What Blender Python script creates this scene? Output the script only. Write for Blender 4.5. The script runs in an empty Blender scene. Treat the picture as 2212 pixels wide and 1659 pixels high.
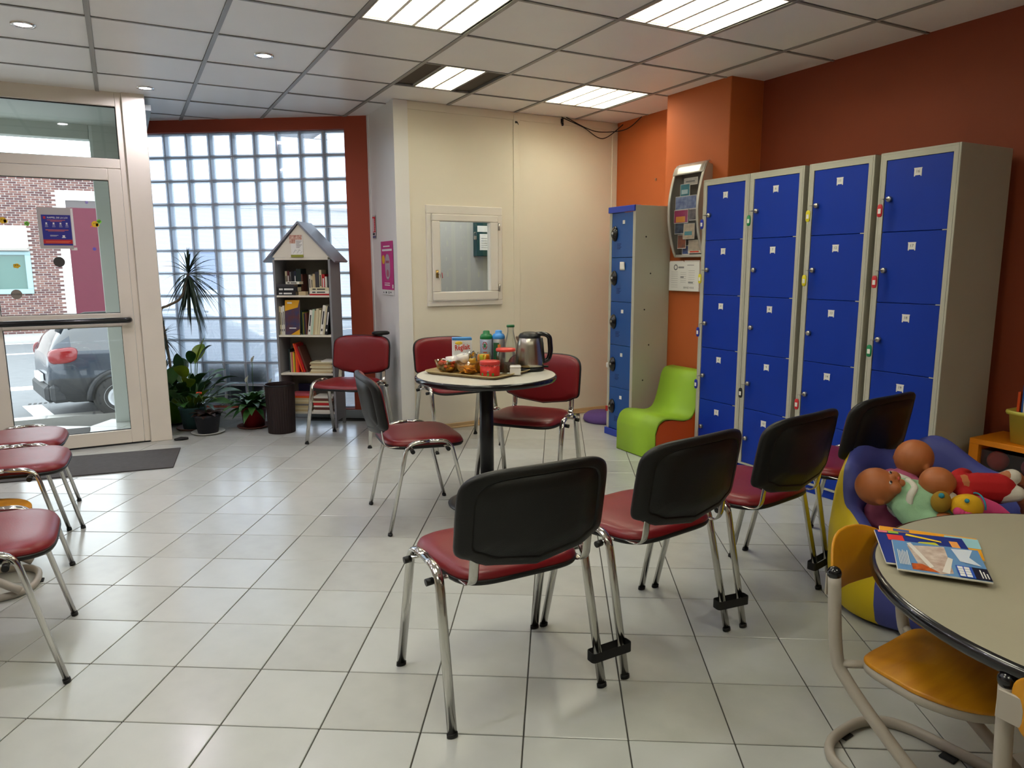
import bpy, bmesh, math, random
from mathutils import Vector, Matrix, noise
random.seed(7)
PI = math.pi
sc = bpy.context.scene
COL = sc.collection

# ---------------------------------------------------------------- camera, world, exposure
CAM_H = 1.3378
F_PX = 1548.4
PITCH, ROLL, YAW = 0.16278, -0.00449, 0.49419
cam_data = bpy.data.cameras.new('camera')
cam = bpy.data.objects.new('camera', cam_data)
COL.objects.link(cam)
fwd = Vector((0, math.cos(PITCH), -math.sin(PITCH)))
up0 = Vector((0, math.sin(PITCH), math.cos(PITCH)))
rt0 = Vector((1, 0, 0))
rt = rt0 * math.cos(ROLL) + up0 * math.sin(ROLL)
up = up0 * math.cos(ROLL) - rt0 * math.sin(ROLL)
RZ = Matrix.Rotation(-YAW, 3, 'Z')
rt, up, fwd = RZ @ rt, RZ @ up, RZ @ fwd
m = Matrix((rt, up, -fwd)).transposed().to_4x4()
m.translation = Vector((0, 0, CAM_H))
cam.matrix_world = m
cam_data.sensor_width = 36.0
cam_data.lens = F_PX / 2212 * 36.0
cam_data.clip_start = 0.05
cam_data.clip_end = 300
sc.camera = cam

sc.view_settings.view_transform = 'Standard'
sc.view_settings.look = 'None'
sc.view_settings.exposure = 0.46
sc.view_settings.gamma = 1.0
sc.view_settings.use_curve_mapping = False
try:
    sc.cycles.use_denoising = True
    sc.cycles.max_bounces = 10
    sc.cycles.diffuse_bounces = 5
    sc.cycles.glossy_bounces = 4
    sc.cycles.transmission_bounces = 6
    sc.cycles.transparent_max_bounces = 16
    sc.cycles.sample_clamp_indirect = 6.0
    sc.cycles.caustics_reflective = False
    sc.cycles.caustics_refractive = False
except Exception:
    pass

SKY = 4.4            # overcast sky radiance
LAMP = 20.0          # fluorescent troffers
SPOT = 330.0          # recessed halogen spots
world = bpy.data.worlds.new('overcast_sky')
sc.world = world
world.use_nodes = True
wn = world.node_tree
bg = wn.nodes['Background']
tc = wn.nodes.new('ShaderNodeTexCoord')
nz = wn.nodes.new('ShaderNodeTexNoise'); nz.inputs['Scale'].default_value = 2.0
mr = wn.nodes.new('ShaderNodeMixRGB')
mr.inputs[1].default_value = (0.80, 0.88, 1.0, 1)
mr.inputs[2].default_value = (0.93, 0.97, 1.0, 1)
wn.links.new(tc.outputs['Generated'], nz.inputs['Vector'])
wn.links.new(nz.outputs['Fac'], mr.inputs[0])
wn.links.new(mr.outputs[0], bg.inputs[0])
bg.inputs[1].default_value = SKY

# ---------------------------------------------------------------- materials
def lin(c):
    out = []
    for x in c[:3]:
        x = x / 255.0
        out.append(x / 12.92 if x <= 0.04045 else ((x + 0.055) / 1.055) ** 2.4)
    return (*out, 1.0)

MATS = {}
def mat(name, c, rough=0.5, metal=0.0, var=0.0, vscale=6.0, bump=0.0, bscale=60.0, spec=0.5, coat=0.0,
        trans=0.0, ior=1.45, emit=None, estr=0.0, alpha=1.0, sheen=0.0, stretch=None, c2=None):
    if name in MATS:
        return MATS[name]
    mt = bpy.data.materials.new(name); mt.use_nodes = True
    nt = mt.node_tree; b = nt.nodes['Principled BSDF']
    b.inputs['Base Color'].default_value = lin(c)
    b.inputs['Roughness'].default_value = rough
    b.inputs['Metallic'].default_value = metal
    b.inputs['Specular IOR Level'].default_value = spec
    b.inputs['Coat Weight'].default_value = coat
    b.inputs['Transmission Weight'].default_value = trans
    b.inputs['IOR'].default_value = ior
    b.inputs['Alpha'].default_value = alpha
    if sheen: b.inputs['Sheen Weight'].default_value = sheen
    if emit:
        b.inputs['Emission Color'].default_value = lin(emit)
        b.inputs['Emission Strength'].default_value = estr
    if var or bump:
        t = nt.nodes.new('ShaderNodeTexCoord')
        src = t.outputs['Object']
        if stretch:
            mp = nt.nodes.new('ShaderNodeMapping'); mp.inputs['Scale'].default_value = stretch
            nt.links.new(src, mp.inputs['Vector']); src = mp.outputs['Vector']
    if var:
        n = nt.nodes.new('ShaderNodeTexNoise'); n.inputs['Scale'].default_value = vscale
        n.inputs['Detail'].default_value = 6
        nt.links.new(src, n.inputs['Vector'])
        r = nt.nodes.new('ShaderNodeMapRange')
        r.inputs['From Min'].default_value = 0.3; r.inputs['From Max'].default_value = 0.7
        nt.links.new(n.outputs['Fac'], r.inputs['Value'])
        mx = nt.nodes.new('ShaderNodeMixRGB')
        base = lin(c)
        other = lin(c2) if c2 else tuple(max(0, x * (1 - var)) for x in base[:3]) + (1,)
        mx.inputs[1].default_value = base; mx.inputs[2].default_value = other
        nt.links.new(r.outputs[0], mx.inputs[0])
        nt.links.new(mx.outputs[0], b.inputs['Base Color'])
    if bump:
        n2 = nt.nodes.new('ShaderNodeTexNoise'); n2.inputs['Scale'].default_value = bscale
        n2.inputs['Detail'].default_value = 4
        nt.links.new(src, n2.inputs['Vector'])
        bp = nt.nodes.new('ShaderNodeBump'); bp.inputs['Strength'].default_value = bump
        bp.inputs['Distance'].default_value = 0.002
        nt.links.new(n2.outputs['Fac'], bp.inputs['Height'])
        nt.links.new(bp.outputs[0], b.inputs['Normal'])
    MATS[name] = mt
    return mt

def glass_mat(name, tint=(1, 1, 1), gloss=0.08, rough=0.02):
    """window pane: mostly clear, a little mirror"""
    mt = bpy.data.materials.new(name); mt.use_nodes = True
    nt = mt.node_tree; nt.nodes.remove(nt.nodes['Principled BSDF'])
    out = nt.nodes['Material Output']
    tr = nt.nodes.new('ShaderNodeBsdfTransparent'); tr.inputs[0].default_value = (*tint, 1)
    gl = nt.nodes.new('ShaderNodeBsdfGlossy'); gl.inputs['Roughness'].default_value = rough
    lw = nt.nodes.new('ShaderNodeLayerWeight'); lw.inputs[0].default_value = 0.25
    mm = nt.nodes.new('ShaderNodeMath'); mm.operation = 'MULTIPLY_ADD'
    mm.inputs[1].default_value = 0.5; mm.inputs[2].default_value = gloss
    mx = nt.nodes.new('ShaderNodeMixShader')
    nt.links.new(lw.outputs['Fresnel'], mm.inputs[0]); nt.links.new(mm.outputs[0], mx.inputs[0])
    nt.links.new(tr.outputs[0], mx.inputs[1]); nt.links.new(gl.outputs[0], mx.inputs[2])
    nt.links.new(mx.outputs[0], out.inputs['Surface'])
    MATS[name] = mt
    return mt

def ribbed_mat(name, freq=34.0):
    """back pane of a glass block: horizontal ribs, part clear and part scattering"""
    mt = bpy.data.materials.new(name); mt.use_nodes = True
    nt = mt.node_tree; nt.nodes.remove(nt.nodes['Principled BSDF'])
    out = nt.nodes['Material Output']
    t = nt.nodes.new('ShaderNodeTexCoord'); sp = nt.nodes.new('ShaderNodeSeparateXYZ')
    nt.links.new(t.outputs['Object'], sp.inputs[0])
    m1 = nt.nodes.new('ShaderNodeMath'); m1.operation = 'MULTIPLY'; m1.inputs[1].default_value = 2 * PI / 0.0135
    nt.links.new(sp.outputs['Z'], m1.inputs[0])
    s1 = nt.nodes.new('ShaderNodeMath'); s1.operation = 'SINE'; nt.links.new(m1.outputs[0], s1.inputs[0])
    m2 = nt.nodes.new('ShaderNodeMath'); m2.operation = 'MULTIPLY'; m2.inputs[1].default_value = 2 * PI / 0.0135
    nt.links.new(sp.outputs['X'], m2.inputs[0])
    s2 = nt.nodes.new('ShaderNodeMath'); s2.operation = 'SINE'; nt.links.new(m2.outputs[0], s2.inputs[0])
    m3 = nt.nodes.new('ShaderNodeMath'); m3.operation = 'MULTIPLY'; m3.inputs[1].default_value = 0.18
    nt.links.new(s2.outputs[0], m3.inputs[0])
    ad = nt.nodes.new('ShaderNodeMath'); ad.operation = 'ADD'
    nt.links.new(s1.outputs[0], ad.inputs[0]); nt.links.new(m3.outputs[0], ad.inputs[1])
    rg = nt.nodes.new('ShaderNodeMapRange')
    rg.inputs['From Min'].default_value = -1; rg.inputs['From Max'].default_value = 1
    rg.inputs['To Min'].default_value = 0.0; rg.inputs['To Max'].default_value = 1.0
    nt.links.new(ad.outputs[0], rg.inputs['Value'])
    cl = nt.nodes.new('ShaderNodeMixRGB')
    cl.inputs[1].default_value = (0.42, 0.45, 0.55, 1); cl.inputs[2].default_value = (0.86, 0.92, 0.97, 1)
    nt.links.new(rg.outputs[0], cl.inputs[0])
    tr = nt.nodes.new('ShaderNodeBsdfTransparent'); nt.links.new(cl.outputs[0], tr.inputs[0])
    tl = nt.nodes.new('ShaderNodeBsdfTranslucent'); nt.links.new(cl.outputs[0], tl.inputs[0])
    gl = nt.nodes.new('ShaderNodeBsdfGlossy'); gl.inputs['Roughness'].default_value = 0.15
    a = nt.nodes.new('ShaderNodeMixShader'); a.inputs[0].default_value = 0.35
    nt.links.new(tr.outputs[0], a.inputs[1]); nt.links.new(tl.outputs[0], a.inputs[2])
    bb = nt.nodes.new('ShaderNodeMixShader'); bb.inputs[0].default_value = 0.06
    nt.links.new(a.outputs[0], bb.inputs[1]); nt.links.new(gl.outputs[0], bb.inputs[2])
    nt.links.new(bb.outputs[0], out.inputs['Surface'])
    MATS[name] = mt
    return mt

def emit_mat(name, c, s):
    mt = bpy.data.materials.new(name); mt.use_nodes = True
    nt = mt.node_tree; nt.nodes.remove(nt.nodes['Principled BSDF'])
    e = nt.nodes.new('ShaderNodeEmission'); e.inputs[0].default_value = (*c, 1); e.inputs[1].default_value = s
    nt.links.new(e.outputs[0], nt.nodes['Material Output'].inputs['Surface'])
    MATS[name] = mt
    return mt

# ---------------------------------------------------------------- mesh building
def T(x=0, y=0, z=0, rz=0, rx=0, ry=0, s=1):
    return (Matrix.Translation((x, y, z)) @ Matrix.Rotation(rz, 4, 'Z') @ Matrix.Rotation(ry, 4, 'Y')
            @ Matrix.Rotation(rx, 4, 'X') @ Matrix.Scale(s, 4))

def fillet(pts, r, n=5, closed=False):
    P = [Vector(p) for p in pts]; out = []
    N = len(P)
    for i in range(N):
        if not closed and i in (0, N - 1):
            out.append(P[i]); continue
        a, b, c = P[i - 1], P[i], P[(i + 1) % N]
        d1, d2 = (a - b), (c - b)
        rr = min(r, d1.length * 0.49, d2.length * 0.49)
        p1, p2 = b + d1.normalized() * rr, b + d2.normalized() * rr
        for k in range(n + 1):
            t = k / n
            out.append(p1 * (1 - t) ** 2 + b * 2 * t * (1 - t) + p2 * t * t)
    return out

def catmull(pts, n=6):
    P = [Vector(p) for p in pts]; out = []
    for i in range(len(P) - 1):
        p0 = P[max(i - 1, 0)]; p1 = P[i]; p2 = P[i + 1]; p3 = P[min(i + 2, len(P) - 1)]
        for k in range(n):
            t = k / n
            out.append(0.5 * ((2 * p1) + (-p0 + p2) * t + (2 * p0 - 5 * p1 + 4 * p2 - p3) * t * t + (-p0 + 3 * p1 - 3 * p2 + p3) * t ** 3))
    out.append(P[-1])
    return out

class MB:
    def __init__(s):
        s.v = []; s.f = []; s.mi = []; s.sm = []
    def add(s, vs, fs, mi=0, smooth=False, M=None):
        o = len(s.v)
        for p in vs:
            p = Vector(p)
            s.v.append(M @ p if M is not None else p)
        for f in fs:
            s.f.append([i + o for i in f]); s.mi.append(mi); s.sm.append(smooth)
        return s
    def box(s, x0, y0, z0, x1, y1, z1, bev=0.0, mi=0, M=None):
        if x1 < x0: x0, x1 = x1, x0
        if y1 < y0: y0, y1 = y1, y0
        if z1 < z0: z0, z1 = z1, z0
        if bev <= 0:
            vs = [(x, y, z) for x in (x0, x1) for y in (y0, y1) for z in (z0, z1)]
            fs = [(0, 1, 3, 2), (4, 6, 7, 5), (0, 4, 5, 1), (2, 3, 7, 6), (0, 2, 6, 4), (1, 5, 7, 3)]
            return s.add(vs, fs, mi, False, M)
        b = min(bev, (x1 - x0) * .45, (y1 - y0) * .45, (z1 - z0) * .45)
        vs = []; idx = {}
        for i, x in enumerate((x0, x1)):
            for j, y in enumerate((y0, y1)):
                for k, z in enumerate((z0, z1)):
                    sx, sy, sz = (1 if i == 0 else -1), (1 if j == 0 else -1), (1 if k == 0 else -1)
                    for a, p in (('x', (x, y + sy * b, z + sz * b)), ('y', (x + sx * b, y, z + sz * b)), ('z', (x + sx * b, y + sy * b, z))):
                        idx[(i, j, k, a)] = len(vs); vs.append(p)
        fs = []
        for i in (0, 1):
            q = [(i, 0, 0, 'x'), (i, 0, 1, 'x'), (i, 1, 1, 'x'), (i, 1, 0, 'x')]; fs.append(q if i == 0 else q[::-1])
            q = [(0, i, 0, 'y'), (1, i, 0, 'y'), (1, i, 1, 'y'), (0, i, 1, 'y')]; fs.append(q if i == 0 else q[::-1])
            q = [(0, 0, i, 'z'), (0, 1, i, 'z'), (1, 1, i, 'z'), (1, 0, i, 'z')]; fs.append(q if i == 0 else q[::-1])
        for j in (0, 1):
            for k in (0, 1):
                fs.append([(0, j, k, 'y'), (1, j, k, 'y'), (1, j, k, 'z'), (0, j, k, 'z')])
                fs.append([(j, 0, k, 'x'), (j, 1, k, 'x'), (j, 1, k, 'z'), (j, 0, k, 'z')])
                fs.append([(j, k, 0, 'x'), (j, k, 1, 'x'), (j, k, 1, 'y'), (j, k, 0, 'y')])
        for i in (0, 1):
            for j in (0, 1):
                for k in (0, 1):
                    fs.append([(i, j, k, 'x'), (i, j, k, 'y'), (i, j, k, 'z')])
        return s.add(vs, [[idx[t] for t in f] for f in fs], mi, False, M)
    def tube(s, pts, r, seg=10, closed=False, mi=0, M=None, rb=None, up=(0, 0, 1), caps=True, radii=None, smooth=True):
        P = [Vector(p) for p in pts]; n = len(P); vs = []; fs = []
        rb = rb or r; U = Vector(up)
        prev = None
        for i, p in enumerate(P):
            if closed: d = P[(i + 1) % n] - P[i - 1]
            else: d = P[min(i + 1, n - 1)] - P[max(i - 1, 0)]
            d.normalize()
            if prev is None:
                a = U - d * U.dot(d)
                if a.length < 0.05:
                    a = Vector((1, 0, 0)) - d * d.x
                    if a.length < 0.05: a = Vector((0, 1, 0)) - d * d.y
            else:
                a = prev - d * prev.dot(d)
            a.normalize(); prev = a
            b = d.cross(a)
            k = radii[i] if radii else 1.0
            for j in range(seg):
                t = 2 * PI * j / seg
                vs.append(p + a * (math.cos(t) * rb * k) + b * (math.sin(t) * r * k))
        m_ = n if closed else n - 1
        for i in range(m_):
            for j in range(seg):
                i2 = (i + 1) % n
                fs.append((i * seg + j, i * seg + (j + 1) % seg, i2 * seg + (j + 1) % seg, i2 * seg + j))
        s.add(vs, fs, mi, smooth, M)
        if caps and not closed:
            o = len(s.v) - len(vs)
            s.f.append([o + j for j in range(seg)][::-1]); s.mi.append(mi); s.sm.append(False)
            s.f.append([o + (n - 1) * seg + j for j in range(seg)]); s.mi.append(mi); s.sm.append(False)
        return s
    def cyl(s, p0, p1, r, seg=16, mi=0, M=None, r2=None):
        return s.tube([p0, p1], r, seg, False, mi, M, radii=[1, (r2 / r if r2 is not None else 1)])
    def lathe(s, prof, seg=24, mi=0, M=None, smooth=True, a0=0, a1=2 * PI):
        full = abs(a1 - a0 - 2 * PI) < 1e-6
        vs = []; fs = []; n = len(prof); c = seg if full else seg + 1
        for i in range(c):
            t = a0 + (a1 - a0) * i / seg
            for r, z in prof: vs.append((r * math.cos(t), r * math.sin(t), z))
        for i in range(seg):
            i2 = (i + 1) % c
            for j in range(n - 1):
                fs.append((i * n + j, i2 * n + j, i2 * n + j + 1, i * n + j + 1))
        return s.add(vs, fs, mi, smooth, M)
    def prism(s, poly, y0, y1, mi=0, M=None, smooth=False):
        """polygon in the x,z plane pushed along y"""
        n = len(poly)
        vs = [(x, y0, z) for x, z in poly] + [(x, y1, z) for x, z in poly]
        fs = [list(range(n)), list(range(2 * n - 1, n - 1, -1))]
        s.add(vs, fs, mi, False, M)
        o = len(s.v) - 2 * n
        for i in range(n):
            j = (i + 1) % n
            s.f.append([o + i, o + i + n, o + j + n, o + j]); s.mi.append(mi); s.sm.append(smooth)
        return s
    def pillow(s, outline, rings, fn=None, mi=0, M=None, smooth=True, mis=None):
        """outline (a,b); rings (scale, depth) front centre -> back centre; fn maps (a,b,d) to a point"""
        fn = fn or (lambda a, b, d: Vector((a, b, d)))
        n = len(outline); vs = []; o0 = len(s.v)
        for sc_, d in rings:
            for a, b in outline: vs.append(fn(a * sc_, b * sc_, d))
        c0 = len(vs); vs.append(fn(0, 0, rings[0][1])); vs.append(fn(0, 0, rings[-1][1]))
        s.add(vs, [], mi, smooth, M)
        def face(f, k):
            s.f.append([o0 + i for i in f]); s.mi.append(mis[k] if mis else mi); s.sm.append(smooth)
        for k in range(len(rings) - 1):
            for i in range(n):
                j = (i + 1) % n
                face((k * n + i, k * n + j, (k + 1) * n + j, (k + 1) * n + i), k)
        L = (len(rings) - 1) * n
        for i in range(n):
            j = (i + 1) % n
            face((c0, j, i), 0); face((c0 + 1, L + i, L + j), len(rings) - 2)
        return s
    def ball(s, c, r, seg=14, rings=8, mi=0, M=None, sc3=(1, 1, 1), R=None):
        vs = []; fs = []
        for i in range(rings + 1):
            ph = PI * i / rings
            for j in range(seg):
                t = 2 * PI * j / seg
                p = Vector((r * math.sin(ph) * math.cos(t) * sc3[0], r * math.sin(ph) * math.sin(t) * sc3[1], r * math.cos(ph) * sc3[2]))
                if R is not None: p = R @ p
                vs.append(p + Vector(c))
        for i in range(rings):
            for j in range(seg):
                fs.append((i * seg + j, (i + 1) * seg + j, (i + 1) * seg + (j + 1) % seg, i * seg + (j + 1) % seg))
        return s.add(vs, fs, mi, True, M)
    def sheet(s, fn, nu, nv, th=0.0, mi=0, M=None, smooth=True):
        G = [[Vector(fn(i / nu, j / nv)) for j in range(nv + 1)] for i in range(nu + 1)]
        vs = [p for row in G for p in row]; fs = []
        w = nv + 1
        for i in range(nu):
            for j in range(nv):
                fs.append((i * w + j, (i + 1) * w + j, (i + 1) * w + j + 1, i * w + j + 1))
        if th:
            N = len(vs)
            nrm = []
            for i in range(nu + 1):
                for j in range(nv + 1):
                    a = G[min(i + 1, nu)][j] - G[max(i - 1, 0)][j]; b = G[i][min(j + 1, nv)] - G[i][max(j - 1, 0)]
                    q = a.cross(b); q.normalize(); nrm.append(q)
            vs += [p + n_ * th for p, n_ in zip(vs[:N], nrm)]
            fs += [tuple(x + N for x in f[::-1]) for f in fs]
            def q4(a, b): fs.append((a, b, b + N, a + N))
            for i in range(nu): q4((i + 1) * w, i * w); q4(i * w + nv, (i + 1) * w + nv)
            for j in range(nv): q4(j, j + 1); q4(nu * w + j + 1, nu * w + j)
        return s.add(vs, fs, mi, smooth, M)
    def mesh(s, name, mats):
        me = bpy.data.meshes.new(name)
        me.from_pydata([tuple(p) for p in s.v], [], s.f)
        for mt in (mats if isinstance(mats, (list, tuple)) else [mats]): me.materials.append(mt)
        me.polygons.foreach_set('material_index', s.mi)
        me.polygons.foreach_set('use_smooth', s.sm)
        me.update()
        return me
    def build(s, name, mats, parent=None, label=None, loc=None, rz=0.0, fix=True):
        me = s.mesh(name, mats)
        if fix and len(me.polygons) < 60000:
            bm = bmesh.new(); bm.from_mesh(me)
            bmesh.ops.recalc_face_normals(bm, faces=bm.faces); bm.to_mesh(me); bm.free()
        o = bpy.data.objects.new(name, me); COL.objects.link(o)
        if parent is not None: o.parent = parent
        if label: o['label'] = label
        if loc is not None: o.location = loc
        if rz: o.rotation_euler = (0, 0, rz)
        return o

def place(me, name, parent=None, loc=(0, 0, 0), rot=(0, 0, 0), scale=None):
    o = bpy.data.objects.new(name, me); COL.objects.link(o)
    o.parent = parent; o.location = loc; o.rotation_euler = rot
    if scale: o.scale = scale
    return o

def tag(o, label=None, cat=None, group=None, kind=None):
    if label: o['label'] = label
    if cat: o['category'] = cat
    if group: o['group'] = group
    if kind: o['kind'] = kind
    return o

def thing(name, label, cat, loc=(0, 0, 0), rz=0.0, group=None, rot=None):
    o = bpy.data.objects.new(name, None); COL.objects.link(o)
    o.empty_display_size = 0.1
    o.location = loc; o.rotation_euler = rot if rot else (0, 0, rz)
    return tag(o, label, cat, group)

def copy_tree(o, parent=None):
    c = o.copy(); COL.objects.link(c); c.parent = parent
    for ch in list(KIDS(o)): copy_tree(ch, c)
    return c
def KIDS(o): return [x for x in COL.objects if x.parent == o]
def copy_thing(o, loc, rz, label, group=None, rot=None):
    c = copy_tree(o); c.location = loc; c.rotation_euler = rot if rot else (0, 0, rz); c['label'] = label
    if group: c['group'] = group
    return c

def struct(name, mb, mats, parent=None, loc=None, rz=0.0):
    o = mb.build(name, mats, parent, loc=loc, rz=rz)
    if parent is None: o['kind'] = 'structure'
    return o

FONT_CACHE = {}
def text_mb(mb, body, size, M, mi=0, depth=0.0006, bold=0.0, align='CENTER', sx=1.0):
    """lettering as thin solid letters: text in the x,z plane facing -y, through matrix M"""
    key = (body, bold, align)
    if key not in FONT_CACHE:
        cu = bpy.data.curves.new('lettering', 'FONT'); cu.body = body; cu.size = 1.0
        cu.align_x = align; cu.align_y = 'CENTER'; cu.offset = bold; cu.resolution_u = 2
        ob = bpy.data.objects.new('lettering', cu); COL.objects.link(ob)
        dg = bpy.context.evaluated_depsgraph_get(); dg.update()
        me = bpy.data.meshes.new_from_object(ob.evaluated_get(dg))
        FONT_CACHE[key] = ([v.co.copy() for v in me.vertices], [list(p.vertices) for p in me.polygons])
        bpy.data.objects.remove(ob); bpy.data.curves.remove(cu); bpy.data.meshes.remove(me)
    vs, fs = FONT_CACHE[key]
    return mb.add([(v.x * size * sx, -depth, v.y * size) for v in vs], fs, mi, False, M)

def superellipse(a, b, n=4, N=40):
    out = []
    for i in range(N):
        t = 2 * PI * i / N
        c, s_ = math.cos(t), math.sin(t)
        out.append((a * math.copysign(abs(c) ** (2 / n), c), b * math.copysign(abs(s_) ** (2 / n), s_)))
    return out

def fuse(mb, voxel=0.006, smooth=4):
    """weld overlapping lumps into one continuous skin; returns a new MB"""
    me = mb.mesh('lump', [mat('plain_grey', (128, 128, 128))])
    ob = bpy.data.objects.new('lump', me); COL.objects.link(ob)
    r = ob.modifiers.new('r', 'REMESH'); r.mode = 'VOXEL'; r.voxel_size = voxel
    q = ob.modifiers.new('s', 'SMOOTH'); q.factor = 0.5; q.iterations = smooth
    dg = bpy.context.evaluated_depsgraph_get(); dg.update()
    m2 = bpy.data.meshes.new_from_object(ob.evaluated_get(dg))
    out = MB(); out.add([v.co.copy() for v in m2.vertices], [list(p.vertices) for p in m2.polygons], 0, True)
    bpy.data.objects.remove(ob); bpy.data.meshes.remove(m2)
    return out

# ---------------------------------------------------------------- shared materials
M_tile = mat('pale_floor_tile', (184, 186, 180), 0.22, var=0.07, vscale=9, bump=0.10, bscale=45, spec=0.5)
M_tile2 = mat('pale_floor_tile_b', (180, 181, 174), 0.24, var=0.08, vscale=11, bump=0.10, bscale=45)
M_tile3 = mat('pale_floor_tile_c', (188, 190, 185), 0.20, var=0.06, vscale=8, bump=0.10, bscale=45)
M_grout = mat('dark_grout', (70, 68, 62), 0.9, var=0.2)
M_ceil = mat('white_ceiling_panel', (246, 245, 242), 0.35, var=0.02, vscale=5, bump=0.15, bscale=120, spec=0.3)
M_rail = mat('grey_ceiling_rail', (150, 148, 142), 0.4)
M_plenum = mat('dark_plenum', (95, 90, 80), 0.9)
M_white = mat('white_lacquer', (234, 232, 226), 0.28, var=0.04, vscale=2.5, spec=0.5)
M_pvc = mat('white_pvc', (225, 219, 208), 0.3, spec=0.5)
M_cream = mat('cream_laminate_panel', (232, 224, 204), 0.38, var=0.05, vscale=1.5, bump=0.05, bscale=200)
M_orange = mat('orange_paint', (186, 96, 50), 0.6, var=0.05, vscale=2.5, bump=0.15, bscale=90, spec=0.3)
M_brown = mat('terracotta_brown_paint', (138, 64, 40), 0.6, var=0.06, vscale=2.5, bump=0.15, bscale=90, spec=0.3)  # slightly browner paint, darkened further to stand in for shade on the wall
M_rust = mat('rust_red_paint', (165, 70, 44), 0.55, var=0.06, vscale=2.5, bump=0.1, bscale=90)
M_alu = mat('cream_door_frame', (232, 222, 206), 0.32, spec=0.5, var=0.03)
M_black = mat('black_plastic', (17, 17, 16), 0.42, bump=0.25, bscale=260, spec=0.4)
M_blackgloss = mat('glossy_black', (18, 18, 20), 0.18, coat=0.3)
M_rubber = mat('black_rubber', (22, 22, 22), 0.7)
M_chrome = mat('chrome', (205, 203, 198), 0.14, 1.0)
M_steel = mat('brushed_steel', (178, 174, 166), 0.3, 1.0)
M_vinyl = mat('dark_red_vinyl', (118, 20, 26), 0.36, var=0.12, vscale=5, bump=0.12, bscale=180, spec=0.5)
M_greymetal = mat('grey_enamelled_metal', (168, 160, 148), 0.4, var=0.05, vscale=3)
M_blue = mat('blue_enamel', (8, 50, 158), 0.42, var=0.08, vscale=4, spec=0.3)
M_paper = mat('white_paper', (226, 224, 218), 0.7)
M_ink = mat('black_ink', (40, 40, 44), 0.7)
M_greyink = mat('grey_ink', (130, 130, 132), 0.7)
M_glass = glass_mat('clear_pane', (0.93, 0.96, 0.95), 0.04)
M_lampglow = emit_mat('fluorescent_glow', (0.98, 0.96, 0.79), LAMP)
M_spotglow = emit_mat('halogen_glow', (0.92, 0.88, 1.0), SPOT)
# ================================================================ the room
ZC = 2.585
def ceil_x(i): return 1.158 + 0.6 * i
def ceil_y(j): return 3.800 + 0.6 * j

# ---- floor: grout slab and single tiles
FA = -math.radians(31.91)
fe1 = Vector((math.cos(FA), math.sin(FA), 0)); fe2 = Vector((-math.sin(FA), math.cos(FA), 0))
F0 = (-5.29654, 6.24878)
mb = MB(); mb.box(-3.2, -3.0, -0.06, 4.2, 7.6, -0.004)
floor = struct('floor', mb, M_grout)
def in_room(p):
    x, y = p.x, p.y
    if y < -2.9 or x < -3.0 or x > 4.0: return False
    if x > 1.915: return y < 5.5
    if x < 0.30: return y < (7.12 if x > -1.7 else 6.2)
    return y < 7.177 - (x - 0.308) * 0.670 + 0.02
tilemeshes = []
for mt in (M_tile, M_tile2, M_tile3):
    b = MB(); b.box(0.002, 0.002, -0.008, 0.298, 0.298, 0.0, 0.0015); tilemeshes.append(b.mesh('tile', mt))
cells = []
for i in range(-30, 40):
    for j in range(-40, 40):
        p = fe1 * ((i + F0[0]) * .3) + fe2 * ((j + F0[1]) * .3)
        c = p + fe1 * .15 + fe2 * .15
        if in_room(c):
            v = c - Vector((0, 0, 0))
            ang = math.atan2(c.x, c.y) - YAW
            vis = abs(ang) < math.radians(37.5) and c.length > 0.9 and (c.dot(Vector((math.sin(YAW), math.cos(YAW), 0))) > 1.25)
            cells.append((0 if vis else 1, c.length, p))
cells.sort(key=lambda t: (t[0], t[1]))
rnd = random.Random(3)
far = MB()
for k, (nv, d, p) in enumerate(cells):
    if k < 298 and not nv:
        o = place(rnd.choice(tilemeshes), 'tile', floor, p + Vector((0, 0, rnd.uniform(-.0006, .0004))), (0, 0, FA))
    else:
        far.box(0.002, 0.002, -0.008, 0.298, 0.298, 0.0, 0.0015, M=T(p.x, p.y, 0, FA))
o = far.build('tile_field', M_tile, floor); tag(o, kind='stuff')

# ---- ceiling: suspended grid, panels
troffer_cells = {(0, -1): 'full', (2, -2): 'full', (1, 1): 'half', (3, 1): 'full',
                 (-1, -4): 'full', (-3, -4): 'full', (-2, -7): 'full', (1, -7): 'full'}
spot_cells = [(-3, 1), (-1, 1), (-2, 3), (-3, -1), (-5, 1), (-5, -1), (-3, -3), (-5, -3)]
mb = MB(); mb.box(-3.2, -3.0, 2.86, 4.2, 7.6, 2.95)
ceiling = struct('ceiling', mb, M_plenum)
pm = MB(); pm.box(0.012, 0.012, 0.003, 0.588, 0.588, 0.018, 0.002); panel_me = pm.mesh('ceiling_panel', M_ceil)
def in_ceiling(x, y):
    if y > 7.6 or y < -3.0 or x < -3.2 or x > 4.1: return False
    if x >= 1.9: return y < 5.5
    if x < 0.30: return y < 6.4
    return y < 7.5 - (x - 0.308) * 0.670
n = 0
rails = MB()
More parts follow.
